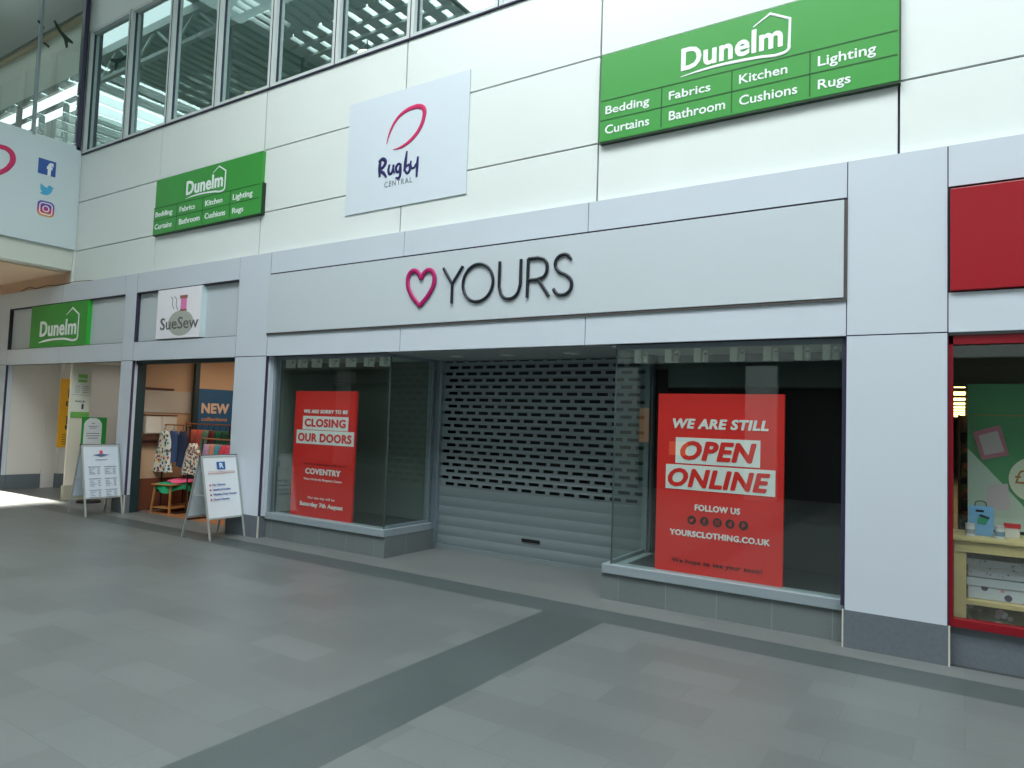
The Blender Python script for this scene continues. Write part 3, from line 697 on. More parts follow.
for (z0, z1, mt, lab, ins) in ((0.59, 0.725, GIFT1, 'dotted pale grey gift box, on top beneath the display tabletop', 0.0), (0.432, 0.588, GIFT2, 'grey gift box with dark birds, under the dotted gift box', 0.0), (0.272, 0.39, GIFT3, 'brown floral gift box lowest under the display table', 0.0)):
    m = MB(); m.box(-0.70, 0.62, -0.13, 0.16, 0.0, (z1 - z0) * 0.72)
    t = thing('gift_box', lab, 'box', (0.72, 0.46, z0), group='gift boxes under the display table')
    m.build('box_base', mt, t, bevel=0.004)
    m = MB(); m.box(-0.708, 0.628, -0.138, 0.168, (z1 - z0) * 0.6, z1 - z0 - 0.004); m.build('lid', mt, t, bevel=0.004)
# plinth under lowest gift box
sbox('trim_15', GRAN2, (-0.08, 3.4, 0.3, 0.7, 0.0, 0.27))
# gift bag, mugs/jars on table
t = thing('gift_bag', 'light blue paper gift bag with black-green motif on the display table', 'bag', (0.10, 0.46, 0.88))
m = MB(); m.box(-0.075, 0.08, -0.04, 0.04, 0.0, 0.215); m.build('bag_body', mat('bag_blue', (120, 168, 214), 0.6), t, bevel=0.003)
strokes('handle', [[(-0.035, 0.21), (-0.03, 0.245), (0.0, 0.255), (0.03, 0.245), (0.035, 0.21)]], 0.006, -0.03, BLACK, t)
m = MB(); m.prism([(-0.02, 0.09), (0.03, 0.085), (0.05, 0.125), (0.01, 0.14), (-0.02, 0.125)], -0.043, -0.04); m.build('green_motif', mat('motif_green', (46, 150, 110), 0.6), t)
m = MB(); m.box(-0.03, 0.02, -0.043, -0.04, 0.175, 0.19); m.prism([(-0.01, 0.145), (0.05, 0.125), (0.055, 0.14), (0.0, 0.158)], -0.044, -0.04); m.build('dark_motif', mat('motif_dark', (24, 30, 44), 0.6), t)
def jar(x, y, lab, band):
    t = thing('candle_jar', lab, 'jar', (x, y, 0.88), group='small jars on the display table')
    m = MB(); m.cyl((0, 0, 0), (0, 0, 0.075), 0.03, n=20); m.build('jar_body', mat('jar_white', (206, 206, 214), 0.3), t)
    m = MB(); m.cyl((0, 0, 0.075), (0, 0, 0.092), 0.031, n=20); m.build('lid', mat('jar_lid', (200, 186, 196), 0.3), t)
    m = MB(); m.cyl((0, 0, 0.02), (0, 0, 0.052), 0.0306, n=20); m.build('paper_band', mat(*band), t)
jar(0.035, 0.34, 'small white jar with grey band in front of the blue gift bag', ('jar_band_grey', (150, 150, 160), 0.5))
jar(0.215, 0.34, 'small white jar with blue band right of the blue gift bag', ('jar_band_blue', (110, 140, 170), 0.5))
t = thing('red_trimmed_box', 'small white gift box with red ribbon on the display table', 'box', (0.29, 0.5, 0.88))
m = MB(); m.box(-0.04, 0.05, -0.03, 0.03, 0.0, 0.08); m.build('box_base', mat('small_box_white', (214, 206, 206), 0.5), t, bevel=0.003)
m = MB(); m.box(-0.045, 0.055, -0.034, 0.034, 0.07, 0.1); m.build('ribbon', mat('ribbon_red', (196, 30, 44), 0.4), t)
# dark stocked shelf deep in the store
t = thing('stock_shelves', 'dim red-brown stocked shelves deep inside the red-framed shop', 'shelf', (0.4, 9.0, 0.0))
m = MB(); m.box(-0.5, -0.46, -0.3, 0.3, 0, 2.0); m.box(1.4, 1.44, -0.3, 0.3, 0, 2.0); m.box(-0.5, 1.44, 0.26, 0.3, 0, 2.0)
for z in (0.1, 0.5, 0.9, 1.3, 1.7): m.box(-0.46, 1.4, -0.3, 0.26, z, z + 0.03)
m.build('shelf_frame', mat('shelf_dark', (52, 34, 28), 0.6), t)
m = MB()
for z in (0.13, 0.53, 0.93, 1.33):
    x = -0.44
    while x < 1.3:
        wq = random.uniform(0.08, 0.2); m.box(x, x + wq - 0.01, -0.26, 0.1, z, z + random.uniform(0.15, 0.32)); x += wq
o = m.build('stock', pattern_mat('stock_mixed', (96, 44, 36), [(150, 60, 44), (70, 84, 48), (60, 40, 44)], 8, 0.6), t); o['kind'] = 'stuff'

# ================================================================== SEWING SHOP (left of pier)
FRG = mat('dark_green_door_frame', (28, 52, 56), 0.5)
w = struct('door_1', (-9.6, 0.3, 0))
m = MB(); m.box(-10.90, -10.848, 0.09, 0.225, 0, 2.355); m.box(-10.85, -8.3, 0.06, 0.14, 2.30, 2.355)
m.box(-11.0, -8.3, 1.28, 1.34, 2.50, 2.7)
m.build('door_frame', FRG, w, True)
m = MB(); m.box(-10.99, -10.92, 1.12, 1.20, 0.0, 2.5); m.build('inner_post', FRG, w, True)
ORW = mat('warm_orange_wall', (208, 172, 138), 0.8)
sbox('wall_sewing_shop', ORW, (-11.15, -11.05, 0.226, 4.6, 0.0, 2.9), (-11.1, -8.2, 4.5, 4.6, 0, 2.9))
sbox('ceiling_sewing_shop', ORW, (-11.1, -8.2, 0.26, 4.6, 2.7, 2.8))
al = area('sewing_shop_lamp', (-9.4, 1.9, 2.66), (1.6, 2.2), 46, (1.0, 0.84, 0.66))
# on the wall (facing +x): frame rotated by 90 degrees, local x = world +y
def wall_thing(name, lab, cat, y, z, x=-11.05, grp=None): return thing(name, lab, cat, (x, y, z), PI / 2, grp)
t = wall_thing('wall_poster', 'blue NEW poster with cream letters on the sewing shop wall', 'poster', 1.57, 1.25)
m = MB(); m.box(-0.34, 0.42, -0.03, 0.0, 0.0, 0.745); m.build('poster_sheet', mat('poster_blue', (40, 92, 134), 0.5), t)
CRM = mat('poster_cream', (226, 196, 170), 0.5)
text('NEW', -0.25, 0.29, 0.32, 0.50, -0.03, CRM, t, bold=0.02, heavy=0.03, spacing=1.08)
text('collections', -0.24, 0.26, 0.19, 0.26, -0.03, mat('poster_orange_ink', (206, 150, 110), 0.5), t, bold=0.02)
t = wall_thing('notice_board', 'wide pale pinboard with a dark top rail on the sewing shop wall', 'board', 0.75, 1.56)
m = MB(); m.box(-0.50, 0.42, -0.02, 0.0, 0.0, 0.36); m.build('board_sheet', mat('board_pale_grey', (196, 186, 172), 0.7), t)
m = MB(); m.box(-0.50, 0.06, -0.035, 0.0, 0.37, 0.40); m.build('top_rail', mat('rail_brown', (92, 54, 40), 0.6), t)
t = wall_thing('wall_cabinet', 'white two-door wall cabinet below the pinboard in the sewing shop', 'cabinet', 0.60, 1.22)
m = MB(); m.box(-0.27, 0.26, -0.08, 0.0, 0.0, 0.28); m.build('cabinet_body', mat('cabinet_white', (216, 208, 196), 0.5), t)
for q in (-0.262, 0.003):
    m = MB(); m.box(q, q + 0.25, -0.09, -0.08, 0.008, 0.272); m.build('door', mat('cabinet_white', (216, 208, 196), 0.5), t, bevel=0.002)
m = MB(); m.box(-0.27, 0.26, -0.09, 0.0, 0.285, 0.305); m.build('top_rail', mat('rail_brown', (92, 54, 40), 0.6), t)
t = wall_thing('wall_shelf', 'dark brown shelf low on the sewing shop wall under the white cabinet', 'shelf', 0.75, 1.02)
m = MB(); m.box(-0.45, 0.3, -0.06, 0.0, 0.0, 0.035); m.box(-0.45, 0.3, -0.06, 0.0, 0.09, 0.16); m.box(-0.45, 0.3, -0.02, 0.0, 0.035, 0.09)
m.build('shelf_board', mat('rail_brown', (92, 54, 40), 0.6), t)
sbox('baseboard_left', mat('skirting_wood', (120, 66, 44), 0.6), (-11.05, -11.0, 0.3, 4.5, 0, 0.5))

# clothes rails
def rail(lab, x0, x1, y, z, grp='clothes rails in the sewing shop', legs=True):
    t = thing('clothes_rail', lab, 'clothes rail', ((x0 + x1) / 2, y, 0), group=grp); h = (x1 - x0) / 2
    COP = mat('copper_rail', (190, 128, 84), 0.35, 0.6)
    m = MB(); m.cyl((-h, 0, z), (h, 0, z), 0.012, n=10); m.build('rail', COP, t)
    for sx in (-h + 0.02, h - 0.02):
        m = MB(); m.cyl((sx, 0, 0), (sx, 0, z), 0.012, n=8); m.bar((sx, -0.2, 0.015), (sx, 0.2, 0.015), 0.025); m.build('leg', mat('rail_stand_dark', (50, 36, 32), 0.5), t)
rail('copper clothes rail with floral dress and blue garments, at the left of the sewing shop', -11.0, -10.25, 0.66, 1.37)
rail('low copper clothes rail behind the services sandwich board', -9.62, -8.45, 0.45, 1.20)
rail('tall dark clothes rail with coral and green clothes below the NEW poster', -10.90, -9.70, 0.98, 1.395)
def garment(kind, lab, x, y, ztop, L_, wt, wb, m_, grp, dz=0.05):
    t = thing(kind, lab, 'clothing', (x, y, ztop), group=grp)
    m = MB(); n = 9; k = 20; rings = []
    for i in range(n):
        f = i / (n - 1); ww = wt * (0.55 + 0.45 * min(1, f * 5)) + (wb - wt) * f; z = -L_ * f - (0 if f else 0)
        rings.append([(ww / 2 * cos(2 * PI * j / k), (dz + 0.03 * f) * sin(2 * PI * j / k) * (1 + 0.35 * sin(3 * 2 * PI * j / k + x * 9) * f), z + 0.012 * sin(j * 2.1) * f) for j in range(k)])
    i0 = len(m.v)
    for r in rings: m.v += r
    for i in range(n - 1):
        for j in range(k):
            m.f.append((i0 + i * k + j, i0 + (i + 1) * k + j, i0 + (i + 1) * k + (j + 1) % k, i0 + i * k + (j + 1) % k)); m.mi.append(0)
    m.f.append(tuple(i0 + j for j in range(k))); m.mi.append(0)
    m.build('fabric', m_, t, smooth=True)
    strokes('hanger', [[(-wt * 0.3, -0.01), (0, 0.035), (wt * 0.3, -0.01)], [(0, 0.035), (0, 0.06), (0.018, 0.075), (0.0, 0.09)]], 0.008, 0.0, mat('hanger_black', (18, 16, 16), 0.5), t, depth=0.008, smooth=False)
    return t
FLO = pattern_mat('floral_cotton', (226, 220, 206), [(40, 84, 110), (196, 60, 60), (210, 180, 70), (46, 46, 60), (90, 140, 110)], 19, 0.45)
FLO2 = pattern_mat('floral_cotton_dark', (206, 196, 176), [(30, 50, 60), (170, 90, 60), (50, 90, 90), (120, 60, 60)], 28, 0.5)
g1 = 'clothes on the left rail'; g2 = 'clothes on the low rail'; g3 = 'clothes on the tall rail'
DEN = mat('denim_blue', (62, 80, 118), 0.8, noise=0.15, nscale=20); DEN2 = mat('navy_cloth', (36, 46, 74), 0.8, noise=0.1, nscale=20)
garment('dress', 'white floral sleeveless dress hanging at the left end of the left rail', -11.0 + 0.12, 0.62, 1.27, 0.66, 0.30, 0.5, FLO, g1)
garment('shirt', 'denim blue shirt hanging next to the white floral dress', -10.74, 0.68, 1.27, 0.50, 0.26, 0.28, DEN, g1)
garment('shirt', 'navy blue shirt hanging at the right of the denim shirt', -10.55, 0.72, 1.27, 0.56, 0.2, 0.26, DEN2, g1)
garment('dress', 'dark floral dress hanging just left of the services sandwich board', -9.70, 0.36, 1.12, 0.46, 0.24, 0.54, FLO2, g2)
for k, (c, nm, lab) in enumerate((((170, 130, 150), 'mauve_cloth', 'mauve top on the low rail, next to the dark floral dress'), ((190, 120, 90), 'tan_cloth', 'tan top on the low rail between mauve and teal ones'),
                                  ((70, 130, 140), 'teal_cloth', 'teal top in the middle of the low rail'), ((200, 60, 70), 'red_cloth', 'red top on the low rail beside the teal one'), ((216, 70, 90), 'rose_cloth', 'rose red top nearest the pier on the low rail'))):
    garment('top', lab, -9.42 + 0.135 * k, 0.45, 1.12, 0.36, 0.13, 0.16, mat(nm, c, 0.85, noise=0.12, nscale=25), g2, 0.1)
for k, (c, nm, lab) in enumerate((((226, 104, 80), 'coral_cloth', 'wide coral garment at the left of the tall rail'), ((214, 90, 74), 'coral_cloth_deep', 'deep coral garment second on the tall rail'), ((110, 140, 110), 'sage_cloth', 'sage green garment on the tall rail'),
                                  ((110, 40, 40), 'maroon_cloth', 'maroon garment on the tall rail'), ((24, 96, 66), 'forest_cloth', 'forest green garment at the right of the tall rail'), ((30, 84, 60), 'pine_cloth', 'pine green garment nearest the right end of the tall rail'))):
    garment('top', lab, (-10.62 if k == 0 else -10.6 + 0.16 * k), 0.98, 1.30, 0.50, 0.32 if k == 0 else 0.17, 0.34 if k == 0 else 0.20, mat(nm, c, 0.85, noise=0.12, nscale=25), g3, 0.09)

# small table with pink and green cloths
WOD = mat('honey_wood', (176, 120, 66), 0.5, noise=0.1, nscale=12)
t = thing('side_table', 'small wooden table with low shelf in the sewing shop doorway', 'table', (-10.60, 0.74, 0), radians(14))
m = MB(); m.box(-0.19, 0.19, -0.38, 0.38, 0.43, 0.448); m.build('tabletop', WOD, t, bevel=0.004)
for lx, ly in ((-0.17, -0.35), (0.17, -0.35), (-0.17, 0.35), (0.17, 0.35)):
    m = MB(); m.bar((lx * 1.08, ly * 1.05, 0), (lx * 0.9, ly * 0.95, 0.43), 0.024); m.build('leg', WOD, t)
m = MB(); m.box(-0.17, 0.17, -0.35, 0.35, 0.07, 0.088); m.build('lower_shelf', WOD, t)
def cloth(name, lab, col, r, z, sx, sy, drop, off, cname):
    t = thing(name, lab, 'cloth', (-10.58 + off[0], 0.72 + off[1], z), radians(14))
    m = MB(); n, k = 7, 28; m.v.append((0, 0, 0.03))
    for i in range(1, n + 1):
        f = i / n
        for j in range(k):
            a = 2 * PI * j / k
            rr = r * (f if f < 0.72 else 0.72 + (f - 0.72) * 0.45) * (1 + 0.07 * sin(5 * a + 1))
            m.v.append((rr * sx * cos(a), rr * sy * sin(a), 0.03 + 0.008 * sin(3 * a) - (0 if f < 0.72 else (f - 0.72) / 0.28 * drop * (1 + 0.3 * sin(4 * a)))))
    for j in range(k): m.f.append((0, 1 + j, 1 + (j + 1) % k)); m.mi.append(0)
    for i in range(n - 1):
        for j in range(k): m.f.append((1 + i * k + j, 1 + (i + 1) * k + j, 1 + (i + 1) * k + (j + 1) % k, 1 + i * k + (j + 1) % k)); m.mi.append(0)
    m.build('fabric', mat(cname, col, 0.8), t, smooth=True)
cloth('folded_cloth', 'green cloth draped over the small wooden table', (24, 150, 100), 0.40, 0.432, 0.72, 1.0, 0.12, (-0.02, -0.04), 'cloth_green')
cloth('folded_cloth', 'pink cloth lying on top of the green cloth', (232, 92, 132), 0.30, 0.475, 0.78, 0.9, 0.035, (0.03, 0.02), 'cloth_pink')

# ================================================================== HOMEWARE ENTRANCE (far left)
sbox('wall_left_lobby', CREAM, (-15.5, -15.25, 0.125, 0.72, ZE, 2.6), (-15.3, -15.05, 0.95, 6.0, ZE, 2.6), (-15.3, -10.9, 5.9, 6.0, 0, 2.6), (-15.34, -15.22, 0.72, 0.95, 0, 2.6))
sbox('baseboard_left_lobby', GRAN2, (-15.5, -15.24, 0.125, 0.71, 0, ZE), (-15.3, -15.04, 0.96, 6.0, 0, ZE))
sbox('wall_right_lobby', mat('lobby_brown_wall', (196, 178, 160), 0.8), (-11.3, -11.16, 0.35, 5.9, 0, 2.6))
sbox('ceiling_lobby', CREAM, (-15.5, -11.1, 0.06, 6.0, 2.5, 2.6))
area('lobby_fill', (-13.3, 2.6, 2.48), (2.5, 2.5), 22, (1.0, 0.95, 0.88))  # fill light added to brighten the lobby walls, no fitting there
t = struct('trim_16', (-13.2, 0.3, 0))
m = MB(); m.box(-13.05, -13.0, 0.13, 0.46, 0.25, 2.5); m.build('pillar_shaft', mat('lobby_pillar_cream', (232, 222, 204), 0.7), t, True)
m = MB(); m.box(-13.07, -12.98, 0.11, 0.48, 0.0, 0.25); m.build('pillar_base', mat('pillar_base_beige', (176, 170, 150), 0.7), t, True)
t = wall_thing('leaflet_poster', 'tall white leaflet poster with green squares on the lobby pillar', 'poster', 0.295, 1.42, -13.0)
m = MB(); m.box(-0.155, 0.155, -0.012, 0.0, 0.0, 0.90); m.build('poster_sheet', mat('poster_offwhite', (232, 232, 220), 0.5), t)
LG = mat('leaflet_green', (120, 186, 90), 0.5)
m = MB(); m.box(-0.155, 0.155, -0.014, -0.012, 0.0, 0.10); m.build('green_band', LG, t)
m = MB(); m.box(-0.06, 0.09, -0.014, -0.012, 0.62, 0.76); m.build('green_square', LG, t)
text('NEW', -0.05, 0.08, 0.66, 0.70, -0.014, WHITE, t, bold=0.03, depth=0.002)
m = MB()
for k in range(4): m.box(-0.11, -0.03, -0.014, -0.012, 0.44 + 0.035 * k, 0.448 + 0.035 * k); m.box(0.02, 0.12, -0.014, -0.012, 0.44 + 0.035 * k, 0.448 + 0.035 * k)
m.box(-0.155, 0.155, -0.014, -0.012, 0.395, 0.40)
m.build('small_print', GREYINK, t)
text('SALE', -0.09, 0.07, 0.27, 0.30, -0.013, mat('leaflet_dark', (70, 66, 84), 0.5), t, bold=0.02, depth=0.002)
m = MB(); m.box(0.02, 0.055, -0.014, -0.012, 0.15, 0.24); m.build('picture', mat('leaflet_dark', (70, 66, 84), 0.5), t)
t = wall_thing('wall_poster', 'yellow poster with bold black writing on the lobby wall', 'poster', 1.2, 0.80, -15.05)
m = MB(); m.box(-0.32, 0.10, -0.015, 0.0, 0.0, 1.36); m.build('poster_sheet', mat('poster_yellow', (240, 176, 30), 0.5), t)
BK = mat('poster_black_ink', (34, 26, 18), 0.6)
text('E', -0.17, -0.06, 0.98, 1.16, -0.015, BK, t, bold=0.05)
text('DO', -0.2, 0.0, 0.82, 0.91, -0.015, BK, t, bold=0.04)
text('5', -0.19, -0.03, 0.34, 0.62, -0.015, BK, t, bold=0.06)
m = MB()
for k in range(5): m.box(-0.24, 0.04, -0.017, -0.015, 0.06 + 0.045 * k, 0.07 + 0.045 * k)
m.build('small_print', BK, t)
t = thing('freestanding_sign', 'green-bordered white notice on a dark stand behind the menu sandwich board', 'sign', (-12.45, 0.28, 0), PI / 2)
m = MB(); m.box(-0.2, 0.2, -0.02, 0.0, 0.84, 1.44); m.build('board_sheet', mat('notice_green', (44, 150, 66), 0.5), t)
m = MB(); m.prism([(-0.17, 0.86), (0.12, 0.86), (0.12, 1.33), (0.07, 1.40), (0.02, 1.425), (-0.08, 1.425), (-0.14, 1.38), (-0.17, 1.33)], -0.024, -0.02); m.build('notice_paper', mat('notice_paper', (222, 226, 226), 0.6), t)
m = MB()
for z, a, b in ((1.33, -0.05, 0.0), (1.28, -0.1, 0.05), (1.25, -0.08, 0.03), (1.16, -0.13, 0.09), (1.12, -0.13, 0.09), (1.08, -0.1, 0.06)): m.box(a, b, -0.026, -0.024, z, z + 0.012)
m.build('small_print', GREYINK, t)
m = MB(); m.cyl((0, 0.01, 0.03), (0, 0.01, 0.86), 0.018, n=12); m.build('post', BLACK, t)
m = MB(); m.cyl((0, 0.01, 0), (0, 0.01, 0.035), 0.19, 0.17, n=28); m.build('base', BLACK, t)

# ================================================================== SANDWICH BOARDS
AF = mat('a_board_silver', (176, 182, 178), 0.35, 0.3)
AP = mat('a_board_paper', (226, 232, 236), 0.45)
APB = mat('a_board_paper_blue', (208, 220, 232), 0.45)
def a_board(lab, loc_, rz, paper):
    """local frame: front face looks to -y, width along x"""
    t = thing('sandwich_board', lab, 'sandwich board', loc_, rz, 'sandwich boards on the mall floor')
    H_, HW, SP = 1.04, 0.265, 0.25     # height, half width, half foot spread
    for sgn in (-1, 1):
        def P(x, f, o=0.0): return (x, sgn * (SP * (1 - f) + 0.012) + sgn * o, H_ * f)
        lean = Vector((0, -sgn * SP, H_)).normalized(); nrm = Vector((0, sgn * H_, SP)).normalized()
        for sx in (-1, 1):
            m = MB(); m.bar(P(sx * HW, 0), P(sx * HW, 1), 0.024, 0.016, up=nrm); m.build('leg', AF, t, bevel=0.002)
        m = MB(); f0 = 0.25
        m.bar(P(-HW, f0), P(HW, f0), 0.022, 0.018, up=nrm); m.build('frame_rail', AF, t)
        m = MB(); m.bar(P(-HW, 0.985), P(HW, 0.985), 0.022, 0.018, up=nrm); m.build('frame_rail', AF, t)
        a, b, c, d = [Vector(P(x, f)) for x, f in ((-HW, f0), (HW, f0), (HW, 1), (-HW, 1))]
        th = nrm * 0.006
        m = MB(); i = [tuple(q - th) for q in (a, b, c, d)] + [tuple(q + th) for q in (a, b, c, d)]
        m.v += i
        for q in ((0, 1, 2, 3), (7, 6, 5, 4), (0, 4, 5, 1), (1, 5, 6, 2), (2, 6, 7, 3), (3, 7, 4, 0)): m.f.append(q); m.mi.append(0)
        m.build('poster_panel', paper, t)
    m = MB(); m.cyl((-HW - 0.02, 0, H_), (HW + 0.02, 0, H_), 0.014, n=10); m.build('hinge', mat('hinge_dark', (70, 70, 76), 0.5), t)
    m = MB(); m.bar((-HW, -0.12, 0.55), (-HW, 0.12, 0.55), 0.012, 0.012); m.build('stay', AF, t)
    return t, H_, SP
def lean_text(objs, H_, SP):
    """tilt flat artwork built at y=0, z measured from the floor up the board, onto the front face"""
    s = math.atan2(SP, H_)
    Ls = math.hypot(SP, H_)
    M = Matrix.Translation((0, -SP - 0.012, 0)) @ Matrix.Rotation(-s, 4, 'X')
    for o in objs: o.data.transform(M)
t, H_, SP = a_board('white sandwich board listing cleaning services with blue logo, nearest the white pier', (-8.12, -0.30, 0), PI / 2 + radians(5), AP)
yy = -0.012
BL = mat('sign_blue', (36, 98, 168), 0.5); TB = mat('text_blue', (70, 100, 168), 0.5); TR = mat('bullet_red', (190, 40, 70), 0.5); TG = mat('text_orange_grey', (206, 160, 150), 0.6)
ob = []
m = MB(); m.box(-0.06, 0.07, yy - 0.002, yy, 0.89, 0.985); ob.append(m.build('logo_square', BL, t))
ob.append(text('R', -0.02, 0.045, 0.905, 0.97, yy - 0.002, AP, t, bold=0.03, depth=0.002))
m = MB(); m.box(-0.2, 0.22, yy - 0.001, yy, 0.862, 0.866)
for k in range(14): m.box(-0.2 + 0.03 * k, -0.18 + 0.03 * k, yy - 0.002, yy, 0.835, 0.85)
ob.append(m.build('small_print', TG, t))
for k, s_ in enumerate(('Dry Cleaning', 'Laundry & Ironing', 'Wedding Dress Cleaning', 'Duvet Cleaning')):
    wl = (0.2, 0.27, 0.36, 0.24)[k]; z = 0.675 - 0.062 * k
    ob.append(text(s_, -0.155, -0.155 + wl, z, z + 0.033, yy, TB, t, bold=0.02, depth=0.002))
    m = MB(); disc(m, -0.19, z + 0.016, 0.012, 0.012, yy - 0.002, yy, 12); ob.append(m.build('bullet', TR, t))
lean_text(ob, H_, SP)
t, H_, SP = a_board('pale blue sandwich board with a two-column menu at far left by the lobby', (-11.07, -0.30, 0), PI / 2, APB)
ob = []
m = MB(); m.prism([(-0.12, 0.915), (0.0, 0.885), (0.12, 0.915), (0.05, 0.925), (0.0, 0.94), (-0.05, 0.925)], yy - 0.002, yy); ob.append(m.build('logo_mark', mat('menu_logo_blue', (86, 112, 150), 0.5), t))
m = MB(); disc(m, 0.0, 0.955, 0.026, 0.03, yy - 0.003, yy, 16); ob.append(m.build('logo_dot', mat('menu_logo_red', (214, 80, 96), 0.5), t))
m = MB()
m.box(-0.09, 0.09, yy - 0.002, yy, 0.835, 0.845)
for cx in (-0.2, 0.03):
    for bz in (0.73, 0.55, 0.38):
        m.box(cx, cx + 0.18, yy - 0.002, yy, bz, bz + 0.008)
        for k in range(4):
            wv = 0.05 + 0.012 * ((k * 7 + int(bz * 100)) % 5)
            m.box(cx + 0.01, cx + 0.01 + wv, yy - 0.002, yy, bz - 0.03 - 0.025 * k, bz - 0.024 - 0.025 * k)
            m.box(cx + 0.13, cx + 0.17, yy - 0.002, yy, bz - 0.03 - 0.025 * k, bz - 0.024 - 0.025 * k)
ob.append(m.build('small_print', mat('menu_text', (130, 146, 164), 0.6), t))
lean_text(ob, H_, SP)

# ================================================================== LINK BRIDGE (left)
BX = XB
sbox('wall_upper_end', UP, (XB - 0.06, XB + 0.01, 0.062, 0.3, 3.5, 10.0))
sbox('wall_bridge', UP, (-17.4, BX - 0.05, -6.5, 0.06, 4.0, 4.36))
sbox('ceiling_under_bridge', WARMWALL, (-17.4, BX - 0.3, -10.4, 0.1, 3.96, 4.0))
sbox('wall_bridge_beam', mat('bridge_beam_white', (214, 218, 208), 0.5), (-13.35, BX - 0.03, -10.4, 0.06, 3.98, 4.33))
t = thing('bridge_banner', 'white banner across the link bridge with ball logo and three social media icons', 'banner', (BX, -3.2, 4.34), PI / 2)
m = MB(); m.box(-3.2, 3.262, -0.03, 0.02, 0.0, 1.82); m.build('banner_panel', mat('bridge_banner_white', (212, 224, 228), 0.45), t)
FBB = mat('icon_blue', (52, 92, 168), 0.5); TWB = mat('icon_sky_blue', (74, 172, 214), 0.5)
m = MB(); m.box(2.60, 2.87, -0.034, -0.03, 1.165, 1.425); q = m.build('icon_square', FBB, t)
text('f', 2.73, 2.83, 1.165, 1.39, -0.034, WHITE, q, bold=0.05, depth=0.003)
m = MB(); m.prism([(2.645, .845), (2.70, .82), (2.76, .825), (2.81, .86), (2.836, .915), (2.838, .95), (2.866, .975), (2.838, .975), (2.815, 1.0), (2.785, 1.0), (2.765, .978), (2.762, .952), (2.72, .96), (2.685, .98), (2.66, 1.005), (2.652, .96), (2.668, .93), (2.652, .93), (2.668, .892), (2.69, .878), (2.672, .876), (2.69, .858)], -0.034, -0.03); m.build('bird_icon', TWB, t)
m = MB()
def rr(x0, x1, z0, z1, r, n=5):
    o = []
    for cx, cz, a0 in ((x1 - r, z1 - r, 0), (x0 + r, z1 - r, 90), (x0 + r, z0 + r, 180), (x1 - r, z0 + r, 270)):
        for k in range(n + 1): a = radians(a0 + 90 * k / n); o.append((cx + r * cos(a), cz + r * sin(a)))
    return o
def grad_mat(name, stops, axis_scale):
    g = bpy.data.materials.new(name); g.use_nodes = True; nt = g.node_tree; b = nt.nodes['Principled BSDF']
    tc = nt.nodes.new('ShaderNodeTexCoord'); sx = nt.nodes.new('ShaderNodeSeparateXYZ'); rp = nt.nodes.new('ShaderNodeValToRGB')
    nt.links.new(tc.outputs['Generated'], sx.inputs[0]); nt.links.new(sx.outputs['Z'], rp.inputs['Fac']); nt.links.new(rp.outputs['Color'], b.inputs['Base Color'])
    e = rp.color_ramp.elements; e[0].color = (*lin(stops[0]), 1); e[1].color = (*lin(stops[-1]), 1)
    for k in range(1, len(stops) - 1): q = e.new(k / (len(stops) - 1)); q.color = (*lin(stops[k]), 1)
    return g
m.prism(rr(2.63, 2.89, 0.46, 0.72, 0.07), -0.034, -0.03)
q = m.build('camera_icon', grad_mat('camera_icon_gradient', [(236, 176, 84), (214, 60, 110), (128, 60, 160), (86, 80, 176)], 1), t)
strokes('camera_outline', [rr(2.665, 2.855, 0.495, 0.685, 0.05)], 0.018, -0.034, WHITE, q, 0.004, cyclic=True, smooth=False)
strokes('camera_ring', [[(2.76 + 0.047 * cos(a * PI / 8), 0.59 + 0.047 * sin(a * PI / 8)) for a in range(16)]], 0.018, -0.034, WHITE, q, 0.004, cyclic=True, smooth=False)
ring = [(1.45, 0.78, .25), (1.52, 1.0, .6), (1.66, 1.2, .9), (1.85, 1.34, 1.1), (2.05, 1.41, 1.3), (2.17, 1.39, 1.5), (2.225, 1.30, 1.5), (2.19, 1.14, 1.3), (2.05, 0.98, 1.2), (1.85, 0.84, 1.0), (1.65, 0.76, .4)]
strokes('ball_ring', [ring], 0.06, -0.031, PINK2, t)

# glazing above the banner: one window per bay
BW = [(-0.70, 0.03), (-2.6, -0.70), (-4.5, -2.6), (-6.4, -4.5)]
for i, (a, b) in enumerate(BW):
    w = struct('window_%d' % (14 + i), (BX, (a + b) / 2, 6.16))
    m = MB(); m.box(BX - 0.03, BX + 0.04, a - 0.02, a + 0.02, 6.12, 10.0)
    m.build('window_frame', mat('bridge_mullion', (150, 162, 166), 0.4, 0.3), w, True)
    m = MB(); m.box(BX - 0.01, BX, a + 0.02, b - 0.02, 6.15, 9.98); m.build('pane', GLASS_BR, w, True)
sbox('trim_17', mat('dark_corner_mullion', (66, 62, 84), 0.5), (BX - 0.08, BX + 0.03, -0.03, 0.045, 6.1, 10.0))
# inside the bridge: cream bulkhead, rails and posts behind the glass
sbox('wall_bridge_inner', mat('bulkhead_cream', (222, 226, 214), 0.7), (-17.4, BX - 0.12, 0.12, 0.3, 7.62, 8.66))
sbox('wall_bridge_inner_top', mat('bulkhead_brown', (120, 122, 116), 0.7), (-17.4, BX - 0.12, -0.02, 0.3, 8.66, 10.0))
sbox('trim_18', mat('bulkhead_edge', (196, 176, 140), 0.6), (-17.4, BX - 0.12, 0.03, 0.12, 8.60, 8.67))
sbox('floor_bridge', CREAM, (-17.4, BX - 0.1, -10.4, 3.0, 4.34, 4.5))
sbox('wall_beyond_bridge', mat('far_hall_grey', (120, 134, 126), 0.7), (-26, BX - 0.1, 3.4, 3.5, 7.35, 9.9), (-26, -17.8, 3.4, 3.5, 4.5, 7.35), (-16.6, -15.2, 3.4, 3.5, 6.6, 7.35))
